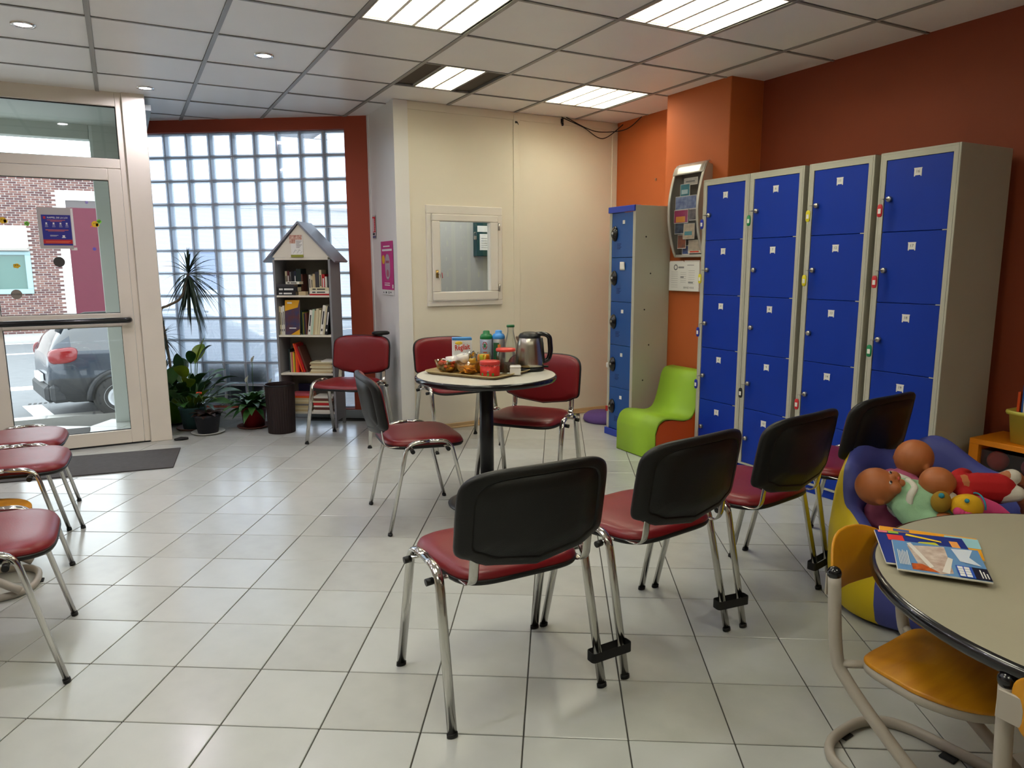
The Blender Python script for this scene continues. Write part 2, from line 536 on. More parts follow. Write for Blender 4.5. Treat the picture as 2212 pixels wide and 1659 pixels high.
for i in range(-8, 6):
    for j in range(-12, 7):
        x0, y0 = ceil_x(i), ceil_y(j)
        cx_, cy_ = x0 + .3, y0 + .3
        if not (in_ceiling(cx_, cy_) or in_ceiling(x0 + .02, y0 + .02) or in_ceiling(x0 + .58, y0 + .02)): continue
        if (i, j) in troffer_cells: continue
        if (i, j) in spot_cells:
            b = MB()
            # panel with a round hole
            N = 24; r = 0.047
            sq = []
            for k in range(N):
                t = 2 * PI * k / N
                c_, s_ = math.cos(t), math.sin(t); q = 0.288 / max(abs(c_), abs(s_))
                sq.append((.3 + c_ * q, .3 + s_ * q))
            vs = [(a, b_, 0.003) for a, b_ in sq] + [(.3 + r * math.cos(2 * PI * k / N), .3 + r * math.sin(2 * PI * k / N), 0.003) for k in range(N)]
            fs = [(k, (k + 1) % N, N + (k + 1) % N, N + k) for k in range(N)]
            vs += [(a, b_, 0.018) for a, b_, _ in vs[:2 * N]]
            fs += [tuple(q + 2 * N for q in f[::-1]) for f in fs]
            fs += [(N + k, N + (k + 1) % N, 3 * N + (k + 1) % N, 3 * N + k) for k in range(N)]
            b.add(vs, fs)
            b.build('ceiling_panel', M_ceil, ceiling, loc=(x0, y0, ZC))
            continue
        place(panel_me, 'ceiling_panel', ceiling, (x0, y0, ZC + rnd.uniform(-.0012, .0012)))
for i in range(-7, 7):
    x = ceil_x(i); w = 0.012
    if x > 4.05 or x < -3.1: continue
    b = MB(); b.box(x - w, -2.9, ZC - 0.003, x + w, 7.4 if x < 1.8 else 5.42, ZC + 0.0015); b.box(x - .002, -2.9, ZC, x + .002, 7.4 if x < 1.8 else 5.42, ZC + .03)
    b.build('ceiling_rail', M_rail, ceiling)
for j in range(-11, 7):
    y = ceil_y(j); w = 0.008
    if y > 7.4: continue
    x1 = 4.02 if y < 5.42 else 1.915
    b = MB(); b.box(-3.1, y - w, ZC - 0.0015, x1, y + w, ZC + 0.0025); b.build('ceiling_rail', M_rail, ceiling)

# ---- troffers
M_reflect = mat('white_reflector', (235, 230, 215), 0.25, spec=0.5)
M_louvre = mat('bright_louvre', (238, 234, 220), 0.3)
def troffer(i, j, kind, label):
    x0, y0 = ceil_x(i), ceil_y(j)
    t = thing('ceiling_light', label, 'light', (x0 + .3, y0 + .3, ZC), 0, 'fluorescent ceiling lights')
    hx = 0.288 if kind == 'full' else 0.15
    nb = 4 if kind == 'full' else 2
    b = MB()
    b.box(-hx, -.288, 0.002, -hx + .008, .288, .10); b.box(hx - .008, -.288, 0.002, hx, .288, .10)
    b.box(-hx, -.288, 0.002, hx, -.280, .10); b.box(-hx, .280, 0.002, hx, .288, .10); b.box(-hx, -.288, .095, hx, .288, .10)
    b.build('housing', M_reflect, t)
    b = MB()
    for k in range(nb):
        xx = -hx + hx * 2 * (k + .5) / nb
        b.tube([(xx, -.272, .062), (xx, .272, .062)], 0.020, 10)
    b.build('tube', M_lampglow, t)
    b = MB(); b.box(-hx + .01, -.278, .090, hx - .01, .278, .094); b.build('diffuser', emit_mat('diffuser_glow', (0.98, 0.96, 0.79), LAMP * .45) if 'diffuser_glow' not in MATS else MATS['diffuser_glow'], t)
    b = MB()
    for k in range(nb + 1):
        xx = -hx + .006 + (hx * 2 - .012) * k / nb
        b.add([(xx - .009, -.28, .002), (xx + .009, -.28, .002), (xx + .001, -.28, .026), (xx - .001, -.28, .026),
               (xx - .009, .28, .002), (xx + .009, .28, .002), (xx + .001, .28, .026), (xx - .001, .28, .026)],
              [(0, 1, 2, 3), (4, 7, 6, 5), (0, 4, 5, 1), (1, 5, 6, 2), (2, 6, 7, 3), (3, 7, 4, 0)])
    b.build('louvre', M_louvre, t)
    b = MB()
    for k in range(13):
        yy = -.276 + .552 * k / 12
        b.box(-hx + .008, yy - .001, .010, hx - .008, yy + .001, .022)
    b.build('louvre_blade', M_louvre, t)
    if kind == 'half':
        for s_, nm in ((-1, 'left'), (1, 'right')):
            b = MB()
            b.box(s_ * .15, -.288, 0.015, s_ * .288, .288, 0.020)
            b.build('filler_panel', mat('dark_filler', (88, 78, 66), 0.8), t)
    return t
LL = {(0, -1): 'large bright louvred ceiling light cut by top edge, left one',
      (2, -2): 'large bright louvred ceiling light above room, nearest the brown wall',
      (1, 1): 'narrow louvred ceiling light with dark fillers on both sides',
      (3, 1): 'far square louvred ceiling light near the orange pillar'}
for (i, j), k in troffer_cells.items():
    troffer(i, j, k, LL.get((i, j), 'fluorescent ceiling light behind the camera in the rear of the room'))
SL = ['recessed halogen spot in ceiling at upper left', 'recessed halogen spot in the middle of ceiling above glass blocks', 'recessed halogen spot just above the door post'] + ['recessed halogen spot outside the left edge of the photo'] * 5  # last five spots are out of view, added to brighten the entrance side
for (i, j), lb in zip(spot_cells, SL):
    t = thing('ceiling_spot', lb, 'light', (ceil_x(i) + .3, ceil_y(j) + .3, ZC), 0, 'recessed ceiling spots')
    b = MB(); b.lathe([(.040, .002), (.042, -.004), (.056, -.003), (.058, .003)], 28); b.build('trim_ring', M_chrome, t)
    b = MB(); b.lathe([(.0001, .006), (.040, .004), (.0405, .0025)], 28); b.build('bulb', M_spotglow, t)
    b = MB(); b.lathe([(.042, .002), (.044, .04), (.0001, .042)], 20); b.build('can', M_black, t)

# ---- right wall with pillar
mb = MB(); mb.box(4.0, -3.0, 0, 4.15, 3.75, 2.86)
struct('wall_right', mb, M_brown)
mb = MB(); mb.box(4.0, 3.75, 0, 4.15, 5.55, 2.86)
struct('wall_recess', mb, M_orange)
mb = MB(); mb.box(3.70, 3.752, 0, 3.9995, 4.40, 2.86, 0.004)
o = struct('wall_pillar', mb, M_orange)
for yy, zz in ((4.87, 2.07), (4.0, 2.33)):
    pass
b = MB(); b.box(3.988, 4.86, 2.05, 4.002, 4.872, 2.056); b.box(3.99, 4.865, 2.035, 4.002, 4.868, 2.052); b.build('nail', M_steel, None)
tag(COL.objects['nail'], 'small nail left in orange wall above the narrow locker', 'nail')
mb = MB(); mb.box(-3.2, -3.1, 0, 4.15, -3.0, 2.86); struct('wall_rear', mb, M_cream)
mb = MB(); mb.box(-3.3, -3.1, 0, -3.2, 6.3, 2.86); struct('wall_left', mb, M_cream)

# ---- cream partition with the small window
px0, px1, PY = 1.915, 4.0, 5.42
wx0, wx1, wz0, wz1 = 2.19, 2.785, 1.06, 1.755
mb = MB()
mb.box(px0, PY, 0, wx0, PY + .06, ZC + .05); mb.box(wx1, PY, 0, px1, PY + .06, ZC + .05)
mb.box(wx0, PY, 0, wx1, PY + .06, wz0); mb.box(wx0, PY, wz1, wx1, PY + .06, ZC + .05)
part_back = struct('wall_back', mb, M_cream)
b = MB()
b.box(1.905, PY - .012, 0, 2.02, PY, ZC); b.build('corner_profile', M_white, part_back)
b = MB(); b.box(2.94, PY - .008, 0, 3.0, PY, ZC - .02, 0.003); b.build('joint_profile', M_cream, part_back)
b = MB(); b.box(3.94, PY - .008, 0, 3.999, PY, ZC - .02, 0.003); b.build('joint_profile', M_cream, part_back)
b = MB(); b.box(2.02, PY - .006, ZC - .06, 3.94, PY, ZC - .001, .002); b.build('top_profile', M_cream, part_back)
mb = MB(); mb.box(1.915, PY + .0005, 0, 1.975, 6.14, ZC + .05)
part_side = struct('wall_side', mb, M_white)
b = MB(); b.box(1.905, PY + .0002, 0, 1.9148, PY + .075, ZC); b.build('corner_profile', M_white, part_side)
b = MB(); b.box(1.909, 6.05, 0, 1.915, 6.09, ZC); b.build('corner_profile', M_white, part_side)
# skirting of the partition
M_skirt = mat('beige_skirting', (200, 168, 122), 0.5)
mb = MB(); mb.box(2.02, PY - .02, 0, 3.99, PY - .0125, .045, .003); mb.box(2.02, PY - .028, 0, 3.99, PY - .0205, .015, .003)
struct('baseboard_back', mb, M_skirt)
# window in the partition
win = thing('window_1', None, None, (0, 0, 0)); win['kind'] = 'structure'
b = MB()
for (a0, c0, a1, c1) in ((2.150, 1.020, 2.825, 1.062), (2.150, 1.752, 2.825, 1.818), (2.150, 1.062, 2.192, 1.752), (2.783, 1.062, 2.825, 1.752)):
    b.box(a0, PY - .018, c0, a1, PY + .062, c1, .004)
b.build('window_frame', M_pvc, win)
b = MB()
for (a0, c0, a1, c1) in ((2.193, 1.066, 2.782, 1.136), (2.193, 1.694, 2.782, 1.750), (2.193, 1.136, 2.262, 1.694), (2.706, 1.136, 2.782, 1.694)):
    b.box(a0, PY - .032, c0, a1, PY + .03, c1, .006)
b.build('sash', M_pvc, win)
b = MB(); b.box(2.262, PY + .002, 1.136, 2.706, PY + .008, 1.694); b.build('pane', M_glass, win)
for zc_ in (1.66, 1.16):
    b = MB(); b.cyl((2.786, PY - .036, zc_ - .03), (2.786, PY - .036, zc_ + .03), .007, 10); b.build('hinge', M_steel, win)
b = MB(); b.tube([(2.228, PY - .033, 1.31), (2.228, PY - .035, 1.25)], .012, 12, rb=.006, up=(0, 1, 0)); b.cyl((2.228, PY - .03, 1.285), (2.228, PY - .045, 1.285), .009, 12)
b.build('lock', mat('brass', (170, 140, 80), .3, 1.0), win)
b = MB(); b.tube([(2.228, PY - .045, 1.285), (2.245, PY - .055, 1.283), (2.25, PY - .055, 1.25)], .003, 6); b.build('key', M_steel, win)
k = MB(); k.tube([(2.262, PY - .05, 1.29), (2.266, PY - .05, 1.245)], .005, 8, rb=.0025); o = k.build('key_tag', mat('red_plastic', (170, 30, 34), .4)); tag(o, 'small red key tag hanging at the lock of the partition window', 'key tag')
# office behind the little window
mb = MB(); mb.box(1.975, 6.7, 0, 4.15, 6.8, 2.86); struct('wall_office', mb, mat('grey_office_wall', (170, 168, 160), .6, var=.04))
mb = MB(); mb.box(4.0, 5.55, 0, 4.15, 6.7, 2.86); struct('wall_office_side', mb, MATS['grey_office_wall'])
mb = MB(); mb.box(1.975, 5.48, 2.60, 4.0, 6.7, 2.64); struct('ceiling_office', mb, M_ceil)
mb = MB(); mb.box(1.975, 5.48, -0.06, 4.15, 6.7, -0.0045); struct('floor_office', mb, M_tile2)
ol = bpy.data.lights.new('office_lamp', 'AREA'); ol.energy = 16; ol.size = .5; ol.color = (.95, .97, 1)  # unseen area light without a fixture, lights the office weakly
olo = bpy.data.objects.new('office_lamp', ol); COL.objects.link(olo); olo.location = (2.7, 6.1, 2.585); tag(olo, 'ceiling lamp of the small office behind the window', 'light')
t = thing('key_cabinet', 'dark green metal box with papers, seen through the partition window', 'cabinet', (3.28, 6.7, 1.44))
b = MB(); b.box(-.11, -.08, 0, .11, 0, .34, .004); b.build('body', mat('dark_green_enamel', (22, 62, 58), .4), t)
b = MB(); b.box(-.10, -.083, .24, .10, -.0805, .30); b.box(-.075, -.083, .06, .09, -.0805, .22); b.build('notice', M_paper, t)
b = MB()
for k_ in range(5): b.box(-.06, -.0845, .085 + k_ * .022, .075, -.0832, .088 + k_ * .022)
b.build('print', M_greyink, t)
b = MB(); b.box(-.145, -.10, .16, -.115, -.085, .20, .004); b.tube(fillet([(-.141, -.092, .2), (-.141, -.092, .235), (-.119, -.092, .235), (-.119, -.092, .2)], .01), .003, 6); b.build('padlock', M_steel, t)

def rim_mat(name):
    mt = bpy.data.materials.new(name); mt.use_nodes = True
    nt = mt.node_tree; nt.nodes.remove(nt.nodes['Principled BSDF'])
    out = nt.nodes['Material Output']
    tr = nt.nodes.new('ShaderNodeBsdfTransparent'); tr.inputs[0].default_value = (.88, .93, .97, 1)
    tl = nt.nodes.new('ShaderNodeBsdfTranslucent'); tl.inputs[0].default_value = (.78, .86, .92, 1)
    df = nt.nodes.new('ShaderNodeBsdfDiffuse'); df.inputs[0].default_value = (.8, .85, .9, 1)
    gl = nt.nodes.new('ShaderNodeBsdfGlossy'); gl.inputs['Roughness'].default_value = .08
    prev = tr.outputs[0]
    for sh, f in ((tl, .45), (df, .35), (gl, .12)):
        mx = nt.nodes.new('ShaderNodeMixShader'); mx.inputs[0].default_value = f
        nt.links.new(prev, mx.inputs[1]); nt.links.new(sh.outputs[0], mx.inputs[2]); prev = mx.outputs[0]
    nt.links.new(prev, out.inputs['Surface'])
    return mt
# ---- glass block wall (runs at an angle)
GA = Vector((1.915, 6.10, 0)); GR = -math.atan2(.557, .831)
def GW(u, v, z):   # u: distance to the left of the corner, v: outwards
    return GA + Vector((-.831, .557, 0)) * u + Vector((.557, .831, 0)) * v + Vector((0, 0, z))
gw_rot = GR
NCOL, NROW = 10, 12
U0, ZT = 0.199, 2.486
WID = NCOL * .2035
M_mort = mat('grey_mortar', (168, 164, 168), .8)
gwall = thing('wall_window', None, None, GW(0, 0, 0), gw_rot); gwall['kind'] = 'structure'
b = MB()
b.box(-U0, 0, 0, 0.0, .16, 2.86)                                       # right jamb
b.box(-(U0 + WID), 0, ZT, -U0, .16, 2.86)                               # head
b.box(-(U0 + WID + .03), 0, 0, -(U0 + WID), .16, 2.86)
b.box(-(U0 + WID), 0, 0, -U0, .16, ZT - NROW * .2 - .001)
b.build('masonry', M_rust, gwall)
b = MB()
for k_ in range(8):
    b.box(-(U0 + WID) + k_ * .30, -.014, .002, -(U0 + WID) + k_ * .30 + .297, -.001, .078, .002)
b.build('skirting_tile', mat('blue_grey_wall_tile', (172, 180, 184), .25), gwall)
b = MB(); b.box(-U0, -.012, .002, -.01, -.001, .078, .002); b.build('skirting_tile', MATS['blue_grey_wall_tile'], gwall)
window2 = thing('window_2', None, None, GW(0, 0, 0), gw_rot); window2['kind'] = 'structure'
b = MB()
zb = ZT - NROW * .2
for c_ in range(NCOL + 1):
    x = -(U0 + c_ * .2035); b.box(x - .004, .048, zb, x + .004, .112, ZT)
for r_ in range(NROW + 1):
    z = zb + r_ * .2; b.box(-(U0 + WID), .046, z - .004, -U0, .114, z + .004)
b.build('mortar', M_mort, window2)
# one block, shared mesh
M_gside = rim_mat('glass_block_side')
M_gfront = glass_mat('glass_block_face', (0.90, 0.94, 0.96), 0.06, .05)
M_gback = ribbed_mat('glass_block_ribbed')
g = MB()
W, H2, wl = .0975, .096, .010
# rim walls
for (x0, z0, x1, z1) in ((-W, -H2, -W + wl, H2), (W - wl, -H2, W, H2), (-W + wl, -H2, W - wl, -H2 + wl), (-W + wl, H2 - wl, W - wl, H2)):
    g.box(x0, .0, z0, x1, .08, z1, .003, mi=0)
g.box(-W + wl, .004, -H2 + wl, W - wl, .007, H2 - wl, mi=1)
g.add([(-W + wl, .070, -H2 + wl), (W - wl, .070, -H2 + wl), (W - wl, .070, H2 - wl), (-W + wl, .070, H2 - wl)], [(0, 1, 2, 3)], 2)
gme = g.mesh('glass_block', [M_gside, M_gfront, M_gback])
for c_ in range(NCOL):
    for r_ in range(NROW):
        place(gme, 'glass_block', window2, (-(U0 + (c_ + .5) * .2035), .040, zb + (r_ + .5) * .2))

# ---- entrance: aluminium frame, transom and glazed door
DY = 6.14
entr = thing('wall_entrance', None, None, (0, 0, 0)); entr['kind'] = 'structure'
b = MB()
b.box(0.105, DY - .02, 0, 0.255, DY + .055, ZC + .02, .004); b.build('door_post', M_alu, entr)
b = MB(); b.box(0.062, DY, 0, 0.104, DY + .07, ZC + .02, .002)
b.box(-1.02, DY, 2.49, 0.061, DY + .07, ZC + .02, .002); b.box(-1.02, DY, 2.055, .061, DY + .07, 2.122, .002)
b.box(-1.06, DY, 0, -1.021, DY + .07, ZC + .02, .002); b.build('frame', M_alu, entr)
b = MB(); b.box(-3.2, DY + .01, 0, -1.061, DY + .10, 2.86); b.build('side_panel', M_cream, entr)
b = MB(); b.box(-3.2, DY + .01, ZC + .021, 0.26, DY + .10, 2.86); b.build('head', M_cream, entr)
b = MB(); b.box(-1.02, DY + .03, 2.123, .061, DY + .036, 2.489); b.build('pane', M_glass, entr)
b = MB()
b.box(-1.02, DY + .026, 2.122, .061, DY + .040, 2.127); b.box(-1.02, DY + .026, 2.484, .061, DY + .040, 2.489); b.box(.056, DY + .026, 2.122, .061, DY + .040, 2.489)
b.build('gasket', M_rubber, entr)
door = thing('door_1', None, None, (0, 0, 0)); door['kind'] = 'structure'
b = MB()
b.box(-.025, DY - .012, .012, .060, DY + .05, 2.050, .003); b.box(-.865, DY - .012, .012, -.765, DY + .05, 2.050, .003)
b.box(-.7645, DY - .012, 1.968, -.0255, DY + .05, 2.050, .003); b.box(-.7645, DY - .012, .012, -.0255, DY + .05, .112, .003)
b.box(-.7645, DY - .012, .905, -.0255, DY + .05, 1.005, .003); b.build('door_leaf', M_alu, door)
b = MB(); b.box(-1.018, DY - .005, .012, -.870, DY + .045, 2.050, .003); b.build('side_stile', M_alu, door)
b = MB(); b.box(-.765, DY + .018, 1.005, -.025, DY + .024, 1.968); b.build('pane', M_glass, door)
b = MB(); b.box(-.765, DY + .018, .112, -.025, DY + .024, .905); b.build('pane', M_glass, door)
b = MB()
for z0, z1 in ((1.005, 1.968), (.112, .905)):
    b.box(-.766, DY + .012, z0, -.762, DY + .03, z1); b.box(-.028, DY + .012, z0, -.024, DY + .03, z1)
    b.box(-.766, DY + .012, z0, -.024, DY + .03, z0 + .004); b.box(-.766, DY + .012, z1 - .004, -.024, DY + .03, z1)
b.build('gasket', M_rubber, door)
b = MB(); b.tube(fillet([(.03, DY - .012, .955), (.03, DY - .075, .955), (-.85, DY - .075, .955), (-.85, DY - .012, .955)], .03), .021, 14); b.build('push_bar', M_blackgloss, door)
b = MB(); b.box(-1.02, DY - .01, 0.0005, .10, DY + .06, .010); b.build('threshold', M_rubber, door)

# vestibule outside the door
V = thing('wall_vestibule', None, None, (0, 0, 0)); V['kind'] = 'structure'
M_vest = mat('vestibule_grey', (176, 186, 184), .5)
b = MB(); b.box(-2.4, 6.24, 2.50, .30, 7.18, 2.54); b.build('soffit', M_vest, V)
b = MB(); b.box(-.140, 7.08, -.2, .22, 7.20, 2.56, .004); b.build('outer_post', mat('vestibule_post', (196, 206, 206), .45), V)
b = MB(); b.box(-2.4, 7.08, 2.385, -.141, 7.20, 2.56, .004); b.build('outer_head', M_vest, V)
b = MB(); b.box(-.115, 7.06, 2.20, .24, 7.079, 2.5); b.build('outer_head', M_vest, V)
b = MB(); b.box(.19, 6.24, -.05, .235, 7.08, 2.56); b.build('side_wall', mat('vestibule_side', (160, 158, 152), .6), V)
b = MB(); b.box(-2.4, 6.24, -.05, -2.34, 7.2, 2.56); b.build('side_wall', MATS['vestibule_side'], V)
b = MB(); b.box(-.125, 7.2, -.9, -.02, 7.80, 3.2); b.build('outer_wall', mat('whitewashed_brick', (215, 214, 206), .7, var=.1, vscale=20), V)
# brick toothing at the outer corner
M_brk = mat('red_brick', (150, 72, 66), .8, var=.3, vscale=12)
b = MB()
for k_ in range(5):
    b.box(-.131, 7.22 + .1, .60 + k_ * .15, -.1255, 7.22 + .33, .66 + k_ * .15)
b.build('brick_end', M_brk, V)
M_mat = mat('grey_brown_doormat', (74, 70, 68), .95, var=.15, vscale=30, bump=.6, bscale=300)
mb = MB(); mb.box(-.60, 0, 0.0, .60, .565, .008, .003)
o = mb.build('door_mat', M_mat, loc=(-.385, 5.315, .0008), rz=math.radians(-8.5)); tag(o, 'dark grey doormat on the tiles inside the glass door', 'mat')
mb = MB(); mb.box(-1.05, 6.50, .001, -.33, 6.93, .010, .003)
o = mb.build('outer_mat', M_mat); tag(o, 'grey mat outside the glass door in the entrance recess', 'mat')
mb = MB(); mb.tube([(-.05, -.008, .012), (0, 0, .014), (.05, .004, .010)], .028, 10, rb=.012, radii=[.5, 1, .6])
o = mb.build('door_wedge', M_rubber, loc=(.315, 6.07, 0.001)); tag(o, 'small black rubber door wedge on the floor by the door post', 'door wedge')
# ================================================================ street outside
GZ = -0.87
mb = MB(); mb.box(-40, 7.2, GZ - .2, 30, 12.75, GZ)
struct('pavement', mb, mat('pale_pavement', (150, 150, 148), .8, var=.1, vscale=3))
mb = MB(); mb.box(-40, 12.75, GZ - .3, 30, 12.9, GZ - .02, .01)
struct('kerb', mb, mat('light_kerb_stone', (205, 203, 196), .7, var=.1))
mb = MB(); mb.box(-40, 12.9, GZ - .4, 30, 26.5, GZ - .06)
road = struct('road', mb, mat('grey_asphalt', (104, 106, 108), .85, var=.15, vscale=6, bump=.3, bscale=80))
mb = MB(); mb.box(-40, 26.5, GZ - .3, 30, 29.0, GZ + .04, .01)
struct('far_pavement', mb, mat('far_pavement_grey', (165, 163, 160), .8, var=.1))
mb = MB(); mb.box(-2.4, 6.24, GZ - .2, .24, 7.19, -.0601); struct('entrance_step', mb, mat('step_stone', (190, 190, 184), .6))
M_line = mat('white_road_paint', (232, 232, 228), .7)
b = MB(); b.box(-30, 16.1, GZ - .06, 20, 16.6, GZ - .056); b.box(-30, 26.2, GZ - .06, 20, 26.4, GZ - .056); b.box(-30, 23.0, GZ - .06, 20, 23.25, GZ - .056)
b.add([(-1.62, 14.2, GZ - .056), (-1.35, 14.2, GZ - .056), (-1.05, 12.92, GZ - .056), (-1.32, 12.92, GZ - .056)], [(0, 1, 2, 3)])
b.build('road_marking', M_line, road)
b = MB()
for k in range(9): b.box(-1.55 + k * .075, 14.30, GZ - .0595, -1.51 + k * .075, 14.42, GZ - .055)
b.build('drain_slot', M_rubber, road)
for k in range(8):
    b = MB(); b.box(-3.0 + k * .62, 9.6, GZ - .004, -2.41 + k * .62, 12.74, GZ + .001); b.build('paving_slab', mat('paving_slab_a', (186, 184, 178), .8, var=.08) if k % 2 else mat('paving_slab_b', (172, 170, 165), .8, var=.08), COL.objects['pavement'])

# ---- brick house across the street
BY = 29.0
house = thing('brick_building', 'brick building across the street with a dark pink gate and shuttered window', 'building', (0, BY, GZ))
zo = GZ
b = MB(); b.box(-12, .03, -.3, .45, .5, 5.75); b.build('mortar_wall', mat('pale_mortar', (196, 188, 184), .85), house)
M_bw = [mat('weathered_brick_a', (106, 70, 66), .85, var=.25, vscale=5), mat('weathered_brick_b', (88, 58, 58), .85, var=.25, vscale=5), mat('weathered_brick_c', (122, 88, 80), .85, var=.25, vscale=5)]
bm_ = []
for mt in M_bw:
    q = MB(); q.box(0, 0, 0, .205, .03, .054, .004); bm_.append(q.mesh('brick', mt))
st = MB(); cnt = 0; r2 = random.Random(11)
cand = []
for row in range(76):
    z = .04 + row * .0745
    for k in range(-24, 26):
        x = -4.9 + (k + 24) * .235 + (row % 2) * .117 - .2
        if x > 0.2: continue
        za = z + zo
        if -1.72 < x + .1 and x < -.40 and z + zo < 3.9: continue
        if -3.75 < x + .1 and x + .1 < -2.55 and .55 < za < 2.72: continue
        if x < -3.9 and r2.random() < 0: continue
        vis = (-3.9 < x < -.6 and za > -.15 and za < 4.4)
        cand.append((0 if vis else 1, r2.random(), x, z))
cand.sort()
for c in cand:
    if cnt < 296 and c[0] == 0:
        place(bm_[r2.randrange(3)], 'brick', house, (c[2], r2.uniform(-.004, .004), c[3])); cnt += 1
    else:
        st.box(c[2], 0, c[3], c[2] + .205, .03, c[3] + .054, mi=r2.randrange(3))
tag(st.build('brickwork', M_bw, house), kind='stuff')
b = MB(); b.box(-1.72, -.03, 0, -1.45, .03, 3.52 - zo + .4, .01); b.box(-1.45, -.03, 3.60 - zo, .40, .03, 3.93 - zo, .01); b.box(.2, -.03, 0, .45, .03, 3.6 - zo)
b.build('gate_surround', mat('white_stone_surround', (235, 232, 228), .7), house)
b = MB(); b.box(-1.45, .0, 0.02, .2, .028, 3.36 - zo)
b.build('gate', mat('dark_pink_gate', (82, 12, 36), .6, var=.1, vscale=2), house)
b = MB()
for k in range(4): b.box(-1.45, -.004, .9 + k * 1.0, .2, 0.0, .915 + k * 1.0)
b.box(-.9, -.01, 1.35, -.8, 0.0, 1.55); b.build('gate_rib', mat('dark_pink_rib', (84, 16, 40), .6), house)
b = MB(); b.box(-1.45, .0, 3.36 - zo, .2, .028, 3.60 - zo); b.build('lintel_shadow_box', mat('dark_grey_lintel', (90, 84, 84), .8), house)  # dark grey band between gate and stone surround
wx = thing  # window of the house
b = MB()
for (a0, c0, a1, c1) in ((-3.75, .50, -2.60, .66), (-3.75, 1.78, -2.60, 1.90), (-2.76, .66, -2.60, 1.78), (-3.75, .66, -3.60, 1.78)):
    b.box(a0, -.06, c0 - zo, a1, .03, c1 - zo, .01)
wf = b.build('window', mat('pale_blue_window_frame', (140, 165, 170), .5), house)
b = MB(); b.box(-3.6, .01, .66 - zo, -2.76, .02, 1.78 - zo); b.build('pane', mat('greenish_window_glass', (60, 96, 88), .15, spec=.8), wf)
b = MB(); b.box(-3.78, -.16, 1.98 - zo, -2.62, .03, 2.66 - zo, .05); b.build('shutter_box', mat('white_shutter_box', (238, 236, 226), .5), house)
b = MB(); b.box(-3.8, -.18, 1.92 - zo, -2.6, -.02, 1.98 - zo); b.build('sill', mat('grey_sill', (150, 145, 140), .6), house)
b = MB(); b.box(-12, -.12, 5.75, .45, .6, 5.88, .01); b.build('coping', mat('stone_coping', (200, 196, 190), .8), house)

b = thing('white_building', 'pale rendered building across the street, seen blurred through the glass blocks', 'building', (0, BY, GZ))
q = MB(); q.box(.62, 0, -.3, 16, .5, 4.4); q.build('wall', mat('pale_render', (228, 228, 226), .8), b)
q = MB(); q.box(.62, -.1, 4.4, 16, .6, 4.5, .01); q.build('coping', MATS['stone_coping'], b)
for x in (2.2, 5.2, 8.2, 11.2):
    q = MB(); q.box(x, -.02, 1.4, x + 1.1, .02, 2.9, .01); q.build('window', mat('dim_blue_window', (96, 112, 150), .2), b)
# dark board leaning outside the lower glass blocks
q = MB(); q.box(-1.66, .175, GZ, -1.02, .21, .478)
o = q.build('dark_board', mat('dark_brown_board', (52, 46, 42), .7, var=.2), loc=GW(0, 0, 0), rz=gw_rot); tag(o, 'dark board standing outside, seen through the lower glass blocks', 'board')
# ---- parked car: rear end seen through the door
car = thing('parked_car', 'grey hatchback parked at the kerb, its rear end seen through the door', 'car', (-.36, 13.25, GZ - .06), math.radians(12))
M_car = mat('slate_blue_car_paint', (38, 46, 56), .3, .3, coat=.5)
M_clad = mat('dark_grey_cladding', (30, 32, 35), .6)
M_cglass = mat('dark_car_glass', (18, 24, 30), .06, spec=.9, coat=.5)
# stations along x: (x, half width at sill, half width at belt, z sill, z belt, z roof, half width roof)
ST = [(-.86, .50, .60, .42, .80, .84, .42), (-.84, .66, .74, .36, .94, 1.00, .52), (-.74, .78, .84, .30, 1.04, 1.22, .56), (-.55, .84, .87, .26, 1.06, 1.46, .58),
      (-.2, .86, .88, .24, 1.05, 1.53, .60), (.6, .86, .88, .22, 1.02, 1.56, .62), (1.5, .86, .88, .22, 1.0, 1.52, .62), (2.1, .86, .87, .22, .98, 1.32, .60),
      (2.6, .85, .85, .24, .96, 1.02, .62), (3.2, .80, .78, .28, .86, .90, .55), (3.35, .6, .6, .36, .7, .74, .4)]
def prof(s):
    x, ws, wb, zs, zb_, zr, wr = s
    half = [(0, zs), (ws * .7, zs), (ws, zs + .06), (wb, zs + (zb_ - zs) * .5), (wb * .99, zb_ - .06), (wb * .95, zb_), ((wb + wr) / 2, (zb_ + zr) / 2 + .02), (wr, zr - .03), (wr * .6, zr), (0, zr + .01)]
    return [(x, -y, z) for y, z in half] + [(x, y, z) for y, z in half[-2:0:-1]]
vs = []; fs = []
for s in ST: vs += prof(s)
n = len(prof(ST[0]))
mis = []
b = MB()
for i in range(len(ST) - 1):
    for j in range(n):
        fs.append((i * n + j, i * n + (j + 1) % n, (i + 1) * n + (j + 1) % n, (i + 1) * n + j))
o0 = len(b.v); b.add(vs, fs, 0, True)
b.add([Vector(v) for v in prof(ST[0])], [list(range(n))], 0, False)
b.add([Vector(v) for v in prof(ST[-1])], [list(range(n))[::-1]], 0, False)
